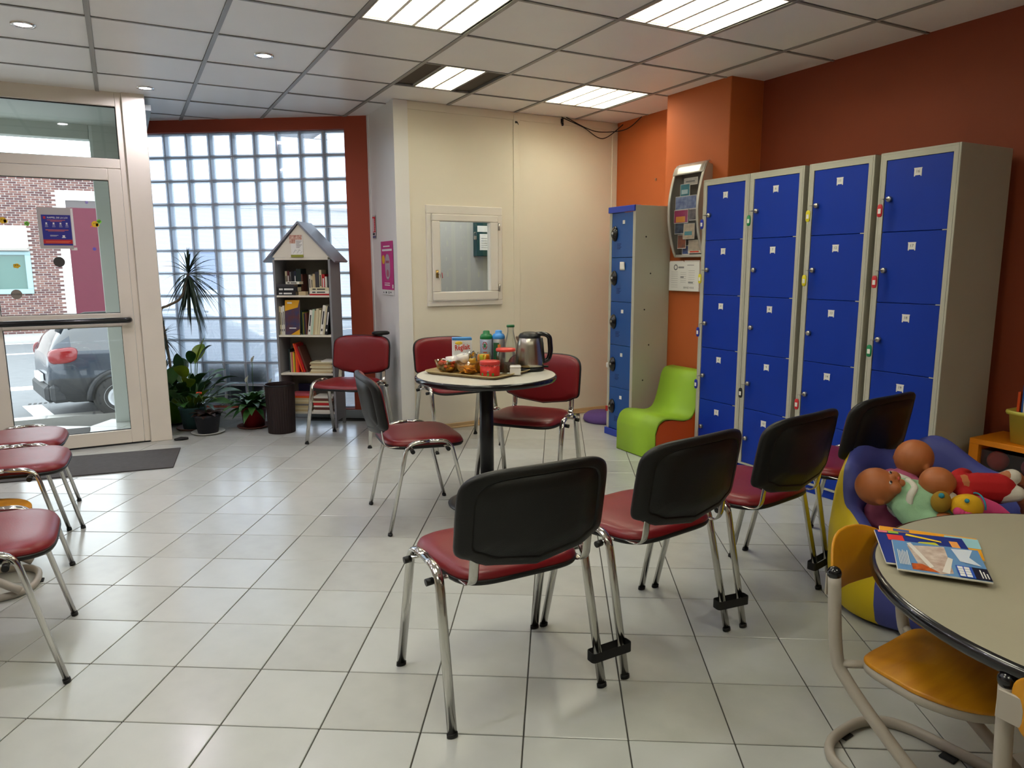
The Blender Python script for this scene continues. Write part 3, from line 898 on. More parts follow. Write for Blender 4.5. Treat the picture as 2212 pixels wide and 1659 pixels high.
# side glass: belt to roof faces
for fi, f in enumerate(b.f[:len(fs)]):
    j = fi % n; i = fi // n
    if j in (5, 6, n - 7, n - 8) and 3 <= i <= 7: b.mi[fi] = 1
    if i in (1, 2) and 6 <= j <= n - 8: b.mi[fi] = 1
    if j in (0, 1, 2, n - 1, n - 2, n - 3): b.mi[fi] = 2
b.build('body', [M_car, M_cglass, M_clad], car)
for (x, y) in ((0, -.80), (0, .80), (2.55, -.80), (2.55, .80)):
    w = MB(); w.lathe([(.15, -.10), (.20, -.11), (.30, -.11), (.325, -.08), (.325, .08), (.30, .11), (.2, .11), (.15, .10)], 28, M=T(x, y, .325) @ Matrix.Rotation(PI / 2, 4, 'X'))
    wo = w.build('wheel', M_rubber, car)
    w = MB(); w.lathe([(.0001, .10), (.05, .115), (.07, .09), (.19, .10), (.205, .115), (.205, -.1)], 24, M=T(x, y, .325) @ Matrix.Rotation(PI / 2 if y < 0 else -PI / 2, 4, 'X')); w.build('rim', mat('silver_wheel_rim', (165, 168, 172), .3, .9), wo)
    a = MB()
    pts = [(x + .40 * math.cos(t), y + (-.095 if y < 0 else .095), .325 + .40 * math.sin(t)) for t in [PI * k / 12 for k in range(13)]]
    a.tube(pts, .035, 8); a.build('wheel_arch', M_clad, car)
b = MB(); b.box(-.92, -.66, .30, -.76, .66, .56, .05); b.box(-.86, -.80, .30, -.60, -.62, .58, .05); b.build('bumper', M_clad, car)
b = MB(); b.box(-.925, -.30, .585, -.87, .22, .70, .004); b.build('number_plate', mat('white_number_plate', (220, 222, 225), .4), car)
M_tail = mat('red_tail_light', (104, 2, 6), .25, coat=.3)
for s_ in (-1, 1):
    b = MB(); b.pillow(superellipse(.185, .115, 3.2, 28), [(.5, -.075), (.85, -.065), (1, -.03), (1, .05)], lambda a, c, d: Vector((-.66 + a, s_ * (.80 - d * 1.2 - .42 * max(0, -a - .02)), 1.00 + c + .10 * a)))
    b.build('tail_light', M_tail, car)
b = MB(); b.box(-.78, -.5, 1.46, -.45, .5, 1.50, .02); b.build('roof_spoiler', M_car, car)
b = MB(); b.tube([(-.6, -.60, 1.50), (-.3, -.61, 1.60), (1.2, -.62, 1.60), (1.5, -.61, 1.54)], .018, 8); b.build('roof_rail', M_black, car)
# ================================================================ chairs
def make_chair():
    t = thing('visitor_chair', '', 'chair', (0, 0, 0), 0, 'red vinyl visitor chairs')
    for sx in (-1, 1):
        for sy in (-1, 1):
            path = [(sx * .262, sy * .215, .012), (sx * .251, sy * .112, .463), (sx * .249, 0, .468)]
            b = MB(); b.tube(fillet(path, .055, 7), .0155, 12, rb=.0098, up=(0, 1, 0))
            lg = b.build('leg', M_chrome, t)
            b = MB(); b.tube([(sx * .2623, sy * .2165, 0), (sx * .262, sy * .2145, .012)], .0175, 12, rb=.0122, up=(0, 1, 0)); b.build('foot_cap', M_black, lg)
    for y in (-.092, .092):
        b = MB(); b.tube([(-.262, y, .432), (.262, y, .432)], .006, 10, rb=.012, up=(0, 1, 0)); b.build('cross_bar', M_chrome, t)
        for sx in (-1, 1):
            b = MB(); b.tube([(sx * .262, y, .428), (sx * .285, y, .426)], .011, 12); b.build('peg', M_black, t)
    for sx in (-1, 1):
        b = MB(); b.tube(fillet([(sx * .19, .09, .440), (sx * .19, -.215, .438), (sx * .19, -.228, .52), (sx * .188, -.234, .60)], .06, 7), .016, 8, rb=.003, up=(0, 0, 1))
        b.build('back_bracket', M_chrome, t)
    # seat
    out = []
    for x, y in superellipse(1, 1, 4.2, 48):
        w = .232 if y > 0 else .222
        out.append((x * w * (1 - .04 * max(0, -y)), y * .212 + .006))
    def fs(a, b_, d):
        z = d - .30 * max(0, b_ - .10) ** 1.6 * 1.1 - .18 * (abs(a) / .23) ** 3 * .04 + .012 * (a / .23) ** 2 * 0
        z -= .006 * math.cos(min(1, abs(a) / .2) * PI / 2) * (1 if d > .45 else 0)
        return Vector((a, b_, z))
    b = MB(); b.pillow(out, [(.0, .476), (.45, .477), (.75, .477), (.90, .474), (.965, .467), (.995, .455), (1.0, .447), (.97, .442), (.5, .440)], fs); b.build('seat', M_vinyl, t)
    b = MB(); b.pillow(out, [(.9, .446), (1.008, .446), (1.01, .438), (.99, .430), (.90, .424), (.5, .422)], fs); b.build('seat_shell', M_black, t)
    # backrest
    N = 56; out = []
    low = superellipse(1, 1, 10, N)
    for i_, (x, z) in enumerate(superellipse(1, 1, 4.8, N)):
        if z < 0: x, z = low[i_]
        X = x * .244
        if z > 0: Z = z * .140 + .004 * math.cos(x * PI / 2)
        else:
            Z = z * .122 - .044 * max(0, 1 - (abs(x) / .86) ** 2.4) * min(1, -z * 1.1)
        out.append((X, Z))
    def fb(a, b_, d):
        z = .652 + b_
        y = -.262 - .17 * (z - .62) + .038 * (a / .24) ** 2 + d
        if z > .74: y -= .25 * (z - .74) ** 1.0 * .4
        return Vector((a, y, z))
    b = MB(); b.pillow(out, [(.5, .030), (.80, .029), (.92, .025), (.975, .016), (.99, .004), (.98, .0)], fb); b.build('backrest', M_vinyl, t)
    b = MB(); b.pillow(out, [(.95, .010), (1.0, .010), (1.015, .003), (1.01, -.008), (.97, -.016), (.86, -.021), (.845, -.021), (.835, -.017), (.82, -.017), (.81, -.021), (.5, -.026)], fb); b.build('back_shell', M_black, t)
    return t
CH = [((.996, 1.950), 0, 'nearest red visitor chair seen from behind, left end of the strapped row of four'),
      ((1.585, 1.985), 7.5, 'second chair of the strapped row seen from behind, right of the nearest one'),
      ((2.172, 2.050), 9, 'third chair of the strapped row seen from behind, between second chair and padded armchair'),
      ((2.795, 2.140), 6, 'farthest chair of the strapped row, behind the yellow and blue armchair'),
      ((1.335, 3.556), -97, 'red chair seen side-on left of the round coffee table'),
      ((2.165, 4.905), 181, 'red chair behind the coffee table, against the cream wall'),
      ((2.10, 3.68), 128, 'red chair right of the coffee table, under the kettle side'),
      ((1.490, 5.430), 137, 'red chair in front of the house-shaped bookcase'),
      ((-.545, 4.478), -92.4, 'farthest of three red chairs cut by left edge, beside the door'),
      ((-.505, 3.955), -92.4, 'middle one of three red chairs cut by left edge'),
      ((-.480, 2.858), -89.6, 'nearest of three red chairs cut by left edge')]
ch0 = make_chair()
for k, ((x, y), r, lb) in enumerate(CH):
    if k == 0:
        ch0.location = (x, y, 0); ch0.rotation_euler = (0, 0, math.radians(r)); ch0['label'] = lb
    else: copy_thing(ch0, (x, y, 0), math.radians(r), lb)
# leg straps
def strap(p, q, z, lb):
    p = Vector((*p, z)); q = Vector((*q, z)); d = (q - p).normalized(); nrm = Vector((-d.y, d.x, 0))
    a, c = p - d * .028, q + d * .028
    pts = [a + nrm * .019, c + nrm * .019, c - nrm * .019, a - nrm * .019]
    b = MB(); P = fillet(pts, .012, 4, closed=True)
    vs = []; n = len(P)
    for k, v in enumerate(P):
        for dz in (-.016, .016): vs.append(v + Vector((0, 0, dz)))
    ctr = (a + c) / 2
    for v in P:
        w = v + (v - ctr).normalized() * .0025
        for dz in (-.016, .016): vs.append(w + Vector((0, 0, dz)))
    fs = []
    for k in range(n):
        j = (k + 1) % n
        fs += [(2 * k, 2 * j, 2 * j + 1, 2 * k + 1), (2 * n + 2 * k, 2 * n + 2 * k + 1, 2 * n + 2 * j + 1, 2 * n + 2 * j),
               (2 * k, 2 * n + 2 * k, 2 * n + 2 * j, 2 * j), (2 * k + 1, 2 * j + 1, 2 * n + 2 * j + 1, 2 * n + 2 * k + 1)]
    b.add(vs, fs)
    o = b.build('leg_strap', M_rubber); tag(o, lb, 'strap', 'straps linking the chair legs')
def footpos(k, sx, sy, z):
    (x, y), r, _ = CH[k]; r = math.radians(r)
    lx, ly = sx * (.262 - .011 * z / .46), sy * (.215 - .103 * z / .46)
    return (x + lx * math.cos(r) - ly * math.sin(r), y + lx * math.sin(r) + ly * math.cos(r))
for k, lb in ((0, 'black strap tying rear legs of the nearest two chairs together'), (1, 'black strap tying rear legs of second and third chair'), (2, 'black strap tying third chair leg beside the padded armchair')):
    strap(footpos(k, 1, -1, .10), footpos(k + 1, -1, -1, .10), .10, lb)

# ================================================================ coffee table
tab = thing('round_table', 'high round pedestal table with white top, black rim and drinks tray', 'table', (1.748, 3.548, 0))
M_top = mat('white_laminate_top', (192, 188, 176), .35, var=.03)
b = MB(); b.lathe([(.0001, .745), (.384, .745), (.384, .72), (.0001, .72)], 64, smooth=False); b.build('table_top', M_top, tab)
b = MB(); b.lathe([(.3845, .746), (.390, .745), (.395, .738), (.396, .728), (.392, .718), (.384, .714), (.30, .716), (.30, .719), (.3845, .719)], 64); b.build('rim', M_blackgloss, tab)
b = MB(); b.tube([(0, 0, .03), (0, 0, .716)], .039, 28); b.build('pole', mat('black_enamel_pole', (20, 20, 22), .35), tab)
b = MB(); b.lathe([(.0001, .0005), (.222, .0005), (.225, .008), (.20, .018), (.08, .030), (.045, .05), (.0001, .05)], 48); b.build('base', mat('dark_grey_base', (62, 58, 55), .35, .4), tab)
b = MB()
for a in range(4): b.box(-.012, .03, .69, .012, .25, .713, .002, M=T(rz=a * PI / 2))
b.build('bracket', M_black, tab)

# ================================================================ lockers
M_lgrey = mat('light_grey_locker_metal', (178, 176, 162), .45, var=.04, vscale=3)
def number_plate(t, x, y, z, num, tilt=0.0):
    b = MB(); b.box(-.0195, -.0012, -.018, .0195, -.0003, .018); b.box(-.021, -.0014, .013, .021, -.0004, .018)
    b.box(-.0195, -.0012, -.023, -.014, -.0003, -.017); b.box(.014, -.0012, -.023, .0195, -.0003, -.017)
    text_mb(b, str(num), .020, T(0, -.0013, 0), mi=1)
    return b
def locker(y0, y1, X, depth, H, nd, nums, label, name='locker_column', base=.05, plate_lb=None):
    """front faces -x at X; local frame: x to the right of the front (towards -Y), y into the locker"""
    t = thing(name, label, 'locker', (X, y0, 0), -PI / 2, 'tall blue lockers on the right wall')
    w = y0 - y1
    fr = .034; top = .038
    b = MB()
    b.box(0, 0, base, .012, depth, H, .002); b.box(w - .012, 0, base, w, depth, H, .002)
    b.box(.012, 0, H - .012, w - .012, depth, H, .001); b.box(.012, depth - .012, base, w - .012, depth, H - .012)
    b.box(.012, 0, base, w - .012, depth - .012, base + .012)
    b.box(.012, 0, base + .012, fr, .012, H - .012); b.box(w - fr, 0, base + .012, w - .012, .012, H - .012)
    b.box(fr, 0, H - top, w - fr, .012, H - .012)
    b.build('cabinet', M_lgrey, t)
    b = MB(); b.box(.002, .012, 0.001, w - .002, depth - .01, base - .0005); b.build('plinth', M_blue, t)
    z1 = H - top; hd = (z1 - base - .012) / nd
    doors = []
    for k in range(nd):
        zt = z1 - k * hd; zb_ = zt - hd
        b = MB(); b.box(fr + .002, .003, zb_ + .0015, w - fr - .002, .020, zt - .0015, .002); b.box(fr, .021, zb_, w - fr, .022, zt)
        d = b.build('door', M_blue, t)
        nb = number_plate(t, 0, 0, 0, nums[k]); o = nb.build('number_label', [M_paper, M_ink], d); o.location = (w * .50, .003, zt - .072)
        b = MB(); b.lathe([(.0001, -.014), (.012, -.014), (.014, -.011), (.014, .003)], 16, M=T(fr + .032, 0.0, zt - hd * .54) @ Matrix.Rotation(-PI / 2, 4, 'X')); b.build('lock', M_steel, d)
        b = MB(); b.box(w - fr - .022, -.001, zb_ - .002, w - fr, .003, zb_ + .003); b.build('hinge', M_lgrey, d)
        doors.append((fr + .032, zt - hd * .54))
    return t, doors
LY = [3.755, 3.345, 2.905, 2.465]
LW = .408
LBL = ['leftmost tall blue locker column, next to the brochure rack', 'second tall blue locker column from the left', 'third tall blue locker column from the left', 'rightmost tall blue locker column, its dark side panel showing']
LN = [['1', '2', '3', '4', '5'], ['6', '7', '8', '9', '10'], ['11', '12', '13', '14', '15'], ['16', '17', '18', '19', '20']]
lock_pos = []
for k in range(4):
    t, ds = locker(LY[k], LY[k] - LW - (0 if k else -.002), 3.49, .43, 1.90, 5, LN[k], LBL[k])
    lock_pos.append([(3.49, LY[k] - dx, dz) for dx, dz in ds])
def key_fob(p, col, lb):
    x, y, z = p
    t = thing('key_fob', lb, 'key tag', (x - .016, y, z), 0, 'key tags hanging on the lockers'); t.scale = (1.35, 1.35, 1.35)
    b = MB(); b.tube([(.006, 0, 0), (-.020, .004, -.001)], .002, 6); b.tube([(-.012, .0, 0), (-.026, .006, 0)], .008, 10, rb=.0015, up=(0, 0, 1)); b.build('key', M_steel, t)
    b = MB(); b.tube([(-.022, .006 + .006 * math.cos(a), -.010 + .009 * math.sin(a)) for a in [2 * PI * k / 12 for k in range(12)]], .0008, 5, closed=True); b.build('ring', M_steel, t)
    b = MB(); b.pillow(superellipse(.011, .024, 3, 24), [(.9, -.0025), (1, -.0015), (1, .0015), (.9, .0025)], lambda a, b_, d: Vector((-.020 - d - .004, .012 + a, -.043 + b_)))
    b.build('tag', mat('tag_' + col[0], col[1], .35), t)
    b = MB(); b.box(-.0275, .006, -.054, -.0268, .018, -.036); b.build('paper_slip', M_paper, t)
YEL = ('yellow', (214, 200, 30)); RED = ('red', (190, 34, 44)); BLU = ('blue', (16, 34, 150)); GRN = ('green', (20, 130, 80)); BLK = ('black', (18, 18, 18))
FOBS = [(0, 0, BLU, 'blue key tag on the top door of the leftmost tall locker'), (0, 1, YEL, 'yellow key tag on second door of the leftmost tall locker'),
        (0, 2, BLU, 'blue key tag on third door of the leftmost tall locker'), (0, 3, BLU, 'blue key tag on fourth door of the leftmost tall locker'),
        (1, 0, GRN, 'green key tag on top door of the second tall locker'), (1, 3, BLK, 'black key tag on fourth door of the second tall locker'),
        (2, 0, YEL, 'yellow key tag on top door of the third tall locker'), (2, 1, YEL, 'yellow key tag on second door of the third tall locker'),
        (2, 3, RED, 'red key tag on fourth door of the third tall locker'), (3, 0, RED, 'red key tag on top door of the rightmost tall locker'),
        (3, 1, RED, 'red key tag on second door of the rightmost tall locker'), (3, 2, GRN, 'green key tag on third door of the rightmost tall locker'),
        (1, 4, YEL, 'yellow key tag on the bottom door of the second tall locker')]
for a, k, c, lb in FOBS: key_fob(lock_pos[a][k], c, lb)

# narrow locker by the pillar
t = thing('narrow_locker', 'narrow free-standing blue locker with black dial locks beside the green foam seat', 'locker', (3.36, 4.63, 0), -PI / 2)
w, D, H = .32, .335, 1.78
b = MB()
b.box(0, 0, .055, .012, D, H - .03, .001); b.box(w - .012, 0, .055, w, D, H - .002, .001); b.box(.012, D - .012, .055, w - .012, D, H - .03); b.box(.012, .0, H - .014, w - .012, D, H - .003)
b.box(.012, 0, .055, .030, .012, H - .03); b.box(w - .030, 0, .055, w - .012, .012, H - .03); b.build('cabinet', M_lgrey, t)
b = MB(); b.box(-.006, -.012, H - .045, w - .0, .0, H, .003); b.box(-.006, 0, H - .002, w - .002, .05, H, .001); b.build('top_cap', mat('bright_blue_enamel', (34, 62, 170), .35), t)
b = MB(); b.box(-.010, -.014, .001, w - .002, D - .02, .054, .003); b.build('plinth', MATS['bright_blue_enamel'], t)
hd = (H - .045 - .058) / 5
for k in range(5):
    zt = H - .046 - k * hd
    b = MB(); b.box(.031, .001, zt - hd + .002, w - .031, .014, zt - .001, .002); d = b.build('door', mat('mid_blue_door', (22, 78, 150), .38, var=.06), t)
    b = MB(); b.box(.165, -.0008, zt - .085, .193, .0005, zt - .058); b.build('number_label', M_paper, d)
    b = MB(); b.pillow(superellipse(.036, .058, 2.2, 32), [(.2, -.026), (.5, -.025), (.62, -.018), (.80, -.014), (.95, -.008), (1, .0)], lambda a, c, dd: Vector((.072 + a, dd, zt - .155 + c)))
    d2 = b.build('dial_lock', M_blackgloss, d)
    b = MB(); b.cyl((.075, -.030, zt - .152), (.075, -.024, zt - .152), .009, 12); b.build('dial', M_steel, d)
    b = MB()
    for q in range(4): b.box(.10, -.0006, zt - .235 - q * .012, .15 - (q % 2) * .012, .0009, zt - .229 - q * .012)
    b.build('vent_mark', mat('dark_blue_mark', (12, 50, 110), .6), d)
b = MB()
for q in range(6): b.cyl((w + .0005, .10 + (q % 2) * .05, 1.55 - q * .27), (w + .002, .10 + (q % 2) * .05, 1.55 - q * .27), .006, 10)
b.build('screw', M_black, t)
b = MB(); b.box(.0, -.0035, 0, .045, -.001, .05); b.sheet(lambda u, v: Vector((u * .062 - .01, -.003 - .010 * (u * v) ** 2, v * .062 - .01)), 4, 4, .0005)
o = b.build('sticky_note', M_paper, loc=(3.358, 4.63 - .155, 1.315), rz=-PI / 2); tag(o, 'blank white note stuck on second door of the narrow locker', 'note')
b = MB(); b.box(-.014, -.008, -.02, .014, .002, .024, .004)
o = b.build('red_key_tag', MATS['red_plastic'], loc=(3.33, 4.585, .215), rz=-PI / 2); tag(o, 'red tag hanging from the lowest dial lock of the narrow locker', 'key tag')
b = MB(); b.box(-.012, -.008, -.02, .012, .002, .020, .004)
o = b.build('white_key_tag', M_paper, loc=(3.33, 4.585, .565), rz=-PI / 2); tag(o, 'small white tag hanging from the fourth dial lock of the narrow locker', 'key tag')

# purple stool seat and coat hooks behind the narrow locker
b = MB(); b.lathe([(.0001, .002), (.17, .002), (.185, .02), (.18, .05), (.15, .075), (.0001, .085)], 32)
o = b.build('purple_cushion', mat('purple_fabric', (92, 66, 130), .8, bump=.3, bscale=200), loc=(3.62, 5.02, 0)); tag(o, 'round purple floor cushion half hidden behind the narrow locker', 'cushion')
M_purple = mat('purple_hook', (84, 50, 128), .4)
t = thing('coat_stand', 'purple metal coat rack with curved hooks behind the narrow locker', 'coat rack', (4.0, 5.05, 0))
b = MB(); b.box(-.03, -.02, .75, -.001, .02, 1.75, .004); b.build('rail', M_purple, t)
for dy, z, s_ in ((.0, 1.55, 0.), (.10, 1.60, 0.), (.02, .90, 0)):
    b = MB(); b.tube(catmull([(-.03, dy * 0, z + .02), (-.12, dy, z), (-.185, dy + .02, z + .03), (-.20, dy + .03, z + .12)], 6), .014, 10); b.build('hook', M_purple, t)

# ================================================================ green and orange foam seat
t = thing('foam_seat', 'low curved foam seat, lime green with orange sides, between the lockers', 'seat', (3.14, 4.19, 0), 0)
# side profile in (forward, up); seat faces -x, width along -y
def fpos(s, z): return s, z
P2 = [(0, 0.0), (0, .20), (.025, .262), (.075, .292), (.14, .290), (.25, .272), (.315, .285), (.352, .34), (.385, .45), (.405, .53), (.435, .575), (.475, .585), (.525, .585), (.545, .56), (.55, 0)]
W = .43
b = MB(); b.prism([(min(x + .012, .545), max(0, z - .016)) for x, z in P2], .004, W - .004, M=T(0, 0, 0) @ Matrix.Scale(-1, 4, (0, 1, 0)))
b.build('core', mat('orange_foam_cover', (196, 74, 12), .6, bump=.1), t)
G = catmull([(x, 0, z) for x, z in P2[1:14]], 5)
G = [Vector((0, 0, 0.003))] + G
b = MB(); n = len(G)
vs = []
for p in G:
    for y in (0, -W + .0): vs.append((p.x - .004, y, p.z + .004))
for p in G:
    for y in (0, -W): vs.append((p.x + .006, y, p.z - .010))
fs = []
for k in range(n - 1):
    fs += [(2 * k, 2 * k + 1, 2 * k + 3, 2 * k + 2), (2 * n + 2 * k, 2 * n + 2 * k + 2, 2 * n + 2 * k + 3, 2 * n + 2 * k + 1),
           (2 * k, 2 * k + 2, 2 * n + 2 * k + 2, 2 * n + 2 * k), (2 * k + 1, 2 * n + 2 * k + 1, 2 * n + 2 * k + 3, 2 * k + 3)]
b.add(vs, fs, 0, True)
b.build('cover', mat('lime_green_cover', (150, 190, 50), .5, var=.06, bump=.1), t)

# ================================================================ padded armchair
pouf_c = Vector((2.70, 1.555, 0)); prz = math.atan2(-.88, .47)
t = thing('padded_armchair', 'child-size padded armchair, yellow outside and blue inside, full of dolls', 'armchair', pouf_c, prz)
# local: x to the right in view, y to the back
def Rr(a):
    c, s_ = math.cos(a), math.sin(a)
    return 1.0 / ((abs(c / .36) ** 2.7 + abs(s_ / .335) ** 2.7) ** (1 / 2.7))
def hz(a):   # a: 0 = right, 90 = back, 180 = left, 270 = front
    d = math.degrees(a) % 360
    K = [(0, .44), (30, .47), (55, .52), (98, .635), (128, .560), (155, .605), (185, .55), (215, .42), (245, .31), (270, .29), (295, .31), (325, .38), (360, .44)]
    for (a0, h0), (a1, h1) in zip(K, K[1:]):
        if a0 <= d <= a1:
            u = (d - a0) / (a1 - a0); u = u * u * (3 - 2 * u); return h0 + (h1 - h0) * u
NA = 96
rings = []
for f, g_ in ((.90, 0), (.97, .08), (1.02, .3), (1.03, .55), (1.0, .8), (.965, .93), (.92, .985), (.86, 1.0), (.79, .975), (.74, .90)): rings.append((f, g_, None))
vs = []; Y_, Bl_ = 0, 1; fs = []; mi = []
NRr = 15
for k in range(NRr):
    for i in range(NA):
        a = 2 * PI * i / NA; r = Rr(a); h = hz(a)
        if k < 10: f, g_, _ = rings[k]; z = .015 + (h - .015) * g_
        else:
            q = (k - 9) / 5; f = .74 - .06 * q * 3 if k < 13 else .5 - .25 * (k - 13); z = h * .90 + (.265 - h * .90) * min(1, q * 1.6)
            z = max(z, .262)
        vs.append((r * f * math.cos(a), r * f * math.sin(a), z))
for k in range(NRr - 1):
    for i in range(NA):
        j = (i + 1) % NA; fs.append((k * NA + i, k * NA + j, (k + 1) * NA + j, (k + 1) * NA + i))
        d = 360 * (i + .5) / NA
        outer = k < 6
        front = 243 < d < 297
        mi.append(0 if (outer and not front) else 1)
b = MB(); b.add(vs, fs, 0, True); b.mi = mi[:]
b.add([(0, 0, .26)] + [vs[(NRr - 1) * NA + i] for i in range(NA)], [(0, i + 1, (i + 1) % NA + 1) for i in range(NA)], 1, True)
b.add([(0, 0, .015)] + [vs[i] for i in range(NA)], [(0, (i + 1) % NA + 1, i + 1) for i in range(NA)], 1, True)
M_yl = mat('yellow_vinyl_cover', (205, 178, 12), .5, var=.05); M_bl = mat('blue_vinyl_cover', (70, 76, 150), .55, var=.05)
b.build('body', [M_yl, M_bl], t)
b = MB(); b.lathe([(.0001, .0005), (1, .0005), (1, .016), (.0001, .016)], 64, M=Matrix.Diagonal((.29, .27, 1, 1))); b.build('base', M_black, t)
pouf = t

# ================================================================ low round table
TT = Vector((1.998, .654, 0)); TZ = .590
t = thing('children_table', 'low round children table with grey top and thick black edge, bottom right', 'table', TT)
b = MB(); b.lathe([(.0001, TZ), (.561, TZ), (.561, TZ - .022), (.0001, TZ - .022)], 96, smooth=False); b.build('table_top', mat('grey_beige_laminate', (158, 152, 132), .5, var=.04, bump=.05, bscale=300), t)
b = MB(); b.lathe([(.5615, TZ + .0005), (.568, TZ - .001), (.574, TZ - .008), (.575, TZ - .018), (.571, TZ - .027), (.561, TZ - .031), (.53, TZ - .029), (.53, TZ - .0225), (.5615, TZ - .0225)], 96); b.build('rim', M_blackgloss, t)
b = MB(); b.tube([(0, 0, .03), (0, 0, TZ - .0225)], .035, 20); b.build('column', M_greymetal, t)
b = MB(); b.lathe([(.0001, 0), (.26, 0), (.265, .01), (.05, .032), (.0001, .032)], 40); b.build('foot_plate', M_greymetal, t)

# ================================================================ children's chairs (C-frame)
M_ply = mat('orange_yellow_plywood', (202, 140, 14), .45, var=.18, vscale=4, stretch=(1, 6, 1), c2=(176, 112, 8))
def kid_chair(loc, rz, label):
    """faces +y; backrest at -y"""
    t = thing('children_chair', label, 'chair', loc, rz, 'yellow children chairs with grey tube frames')
    Wc = .165
    for sx in (-1, 1):
        path = [(sx * Wc, -.205, .540), (sx * Wc, -.185, .34), (sx * (Wc + .0), -.115, .235), (sx * Wc, .16, .03)]
        b = MB(); b.tube(catmull(path[:2] + [(sx * Wc, -.150, .275), (sx * Wc, -.03, .17), (sx * Wc, .15, .035)], 7), .0155, 12, rb=.0165, up=(0, 1, 0)); p = b.build('post', M_greymetal, t)
        b = MB(); b.ball((sx * Wc, -.206, .550), .0185, 14, 8); b.build('end_cap', M_blackgloss, p)
    base = fillet([(-Wc, .19, .017), (-Wc, -.24, .017), (Wc, -.24, .017), (Wc, .19, .017)], .15, 9, closed=True)
    b = MB(); b.tube(base, .013, 12, closed=True, rb=.016, up=(0, 0, 1)); b.build('base_loop', M_greymetal, t)
    for sx, y in ((-.9, -.02), (.9, -.02), (0, -.24), (0, .19)):
        b = MB(); b.box(sx * Wc - .02, y - .02, 0.0, sx * Wc + .02, y + .02, .006, .002); b.build('glide', M_rubber, t)
    # seat: rounded front, straighter back
    out = []
    for x, y in superellipse(1, 1, 2.3, 48):
        if y < 0: q = superellipse(1, 1, 7, 48)[len(out)]; out.append((q[0] * (.148 + .027 * (1 + q[1])), q[1] * .150 + .010))
        else: out.append((x * .175, y * .185 + .010))
    b = MB(); b.pillow(out, [(.98, .342), (1.0, .338), (1.0, .332), (.99, .330)], lambda a, c, d: Vector((a, c, d - .006 * math.cos(min(1, abs(a) / .16) * PI / 2)))); s_ = b.build('seat', M_ply, t)
    b = MB(); b.tube([(x * .97, y * .97, .318) for x, y in out], .006, 8, closed=True, rb=.013, up=(0, 0, 1)); b.build('seat_frame', M_greymetal, t)
    for sx in (-1, 1):
        b = MB(); b.tube([(sx * .112, -.122, .316), (sx * Wc, -.174, .312)], .011, 8); b.build('seat_bracket', M_greymetal, t)
    # backrest shell
    def fb(a, c, d):
        return Vector((a, -.218 - .10 * (c) - .050 * (1 - (a / .150) ** 2) + d, .528 + c))
    out = [(x * .150, z * .072 + (.020 * math.cos(x * PI / 2) if z > 0 else -.0)) for x, z in superellipse(1, 1, 3.0, 44)]
    b = MB(); b.pillow(out, [(.97, .004), (1, .002), (1, -.003), (.97, -.005)], fb); b.build('backrest', M_ply, t)
    for sx in (-1, 1):
        b = MB(); b.box(sx * .142 - .028, -.232, .480, sx * .142 + .020, -.226, .540, .002); b.build('mounting_plate', M_greymetal, t)
    return t
KC = [((1.750, .960, 0), math.radians(-174), 'yellow plywood children chair at bottom right, its seat facing the low table'),
      ((1.646, .505, 0), math.radians(-88), 'second yellow children chair cut by the bottom right corner'),
      ((-.61, 3.56, 0), math.radians(-92), 'yellow children chair half hidden behind the nearest left red chair')]
k0 = kid_chair(*KC[0])
for l, r, lb in KC[1:]: copy_thing(k0, l, r, lb)
# ================================================================ house-shaped bookcase
BKO = Vector((1.097, 6.154, 0)); BKR = GR
def BK(x, y, z): return BKO + Matrix.Rotation(BKR, 3, 'Z') @ Vector((x, y, z))
case = thing('bookcase', 'tall grey bookcase shaped like a little house with a pitched roof', 'bookcase', BKO, BKR)
M_cg = mat('grey_painted_wood', (134, 134, 138), .55, var=.06); M_cd = mat('grey_back_board', (112, 108, 98), .7)
M_cw = mat('cream_shelf_board', (216, 210, 194), .5)
BW, BD, BE = .485, .24, 1.40
b = MB(); b.box(0, 0, .06, .018, BD, BE, .001); b.build('side_panel', M_cg, case)
b = MB(); b.box(BW - .018, 0, .06, BW, BD, BE, .001); b.build('side_panel', M_cg, case)
b = MB(); b.box(.018, BD - .006, .10, BW - .018, BD - .001, BE); b.build('back_panel', M_cd, case)
for z in (.135, .463, .783, 1.110):
    b = MB(); b.box(.0185, .004, z - .016, BW - .0185, BD - .007, z, .001); b.build('shelf', M_cw, case)
b = MB(); b.box(.0185, -.001, BE - .004, BW - .0185, .014, BE + .016, .001); b.build('shelf', M_cw, case)
for x in (0.002, BW - .026):
    for y in (.004, BD - .028):
        b = MB(); b.box(x, y, 0, x + .024, y + .024, .0595, .002); b.build('leg', M_cg, case)
ax, az, ez = BW / 2 - .012, 1.705, 1.385
b = MB(); b.prism([(.0, BE + .017), (BW, BE + .017), (BW - .01, BE + .03), (ax, az - .028), (.01, BE + .03)], .002, .014); b.build('gable', M_cw, case)
b = MB(); b.prism([(.0, BE + .001), (BW, BE + .001), (ax, az - .03)], BD - .014, BD - .002); b.build('gable', M_cw, case)
dx = .305
for s_ in (-1, 1):
    n_ = Vector((s_ * (az - ez), 0, dx)).normalized() * .016
    p0 = Vector((ax, 0, az)); p1 = Vector((ax + s_ * dx, 0, ez))
    poly = [(p0.x, p0.z), (p1.x, p1.z), (p1.x - n_.x * .9, p1.z - n_.z * .9), (p0.x, p0.z - .021)]
    b = MB(); b.prism(poly, -.012, .30); b.build('roof_panel', mat('grey_roof_board', (130, 132, 142), .35, var=.08, vscale=5), case)
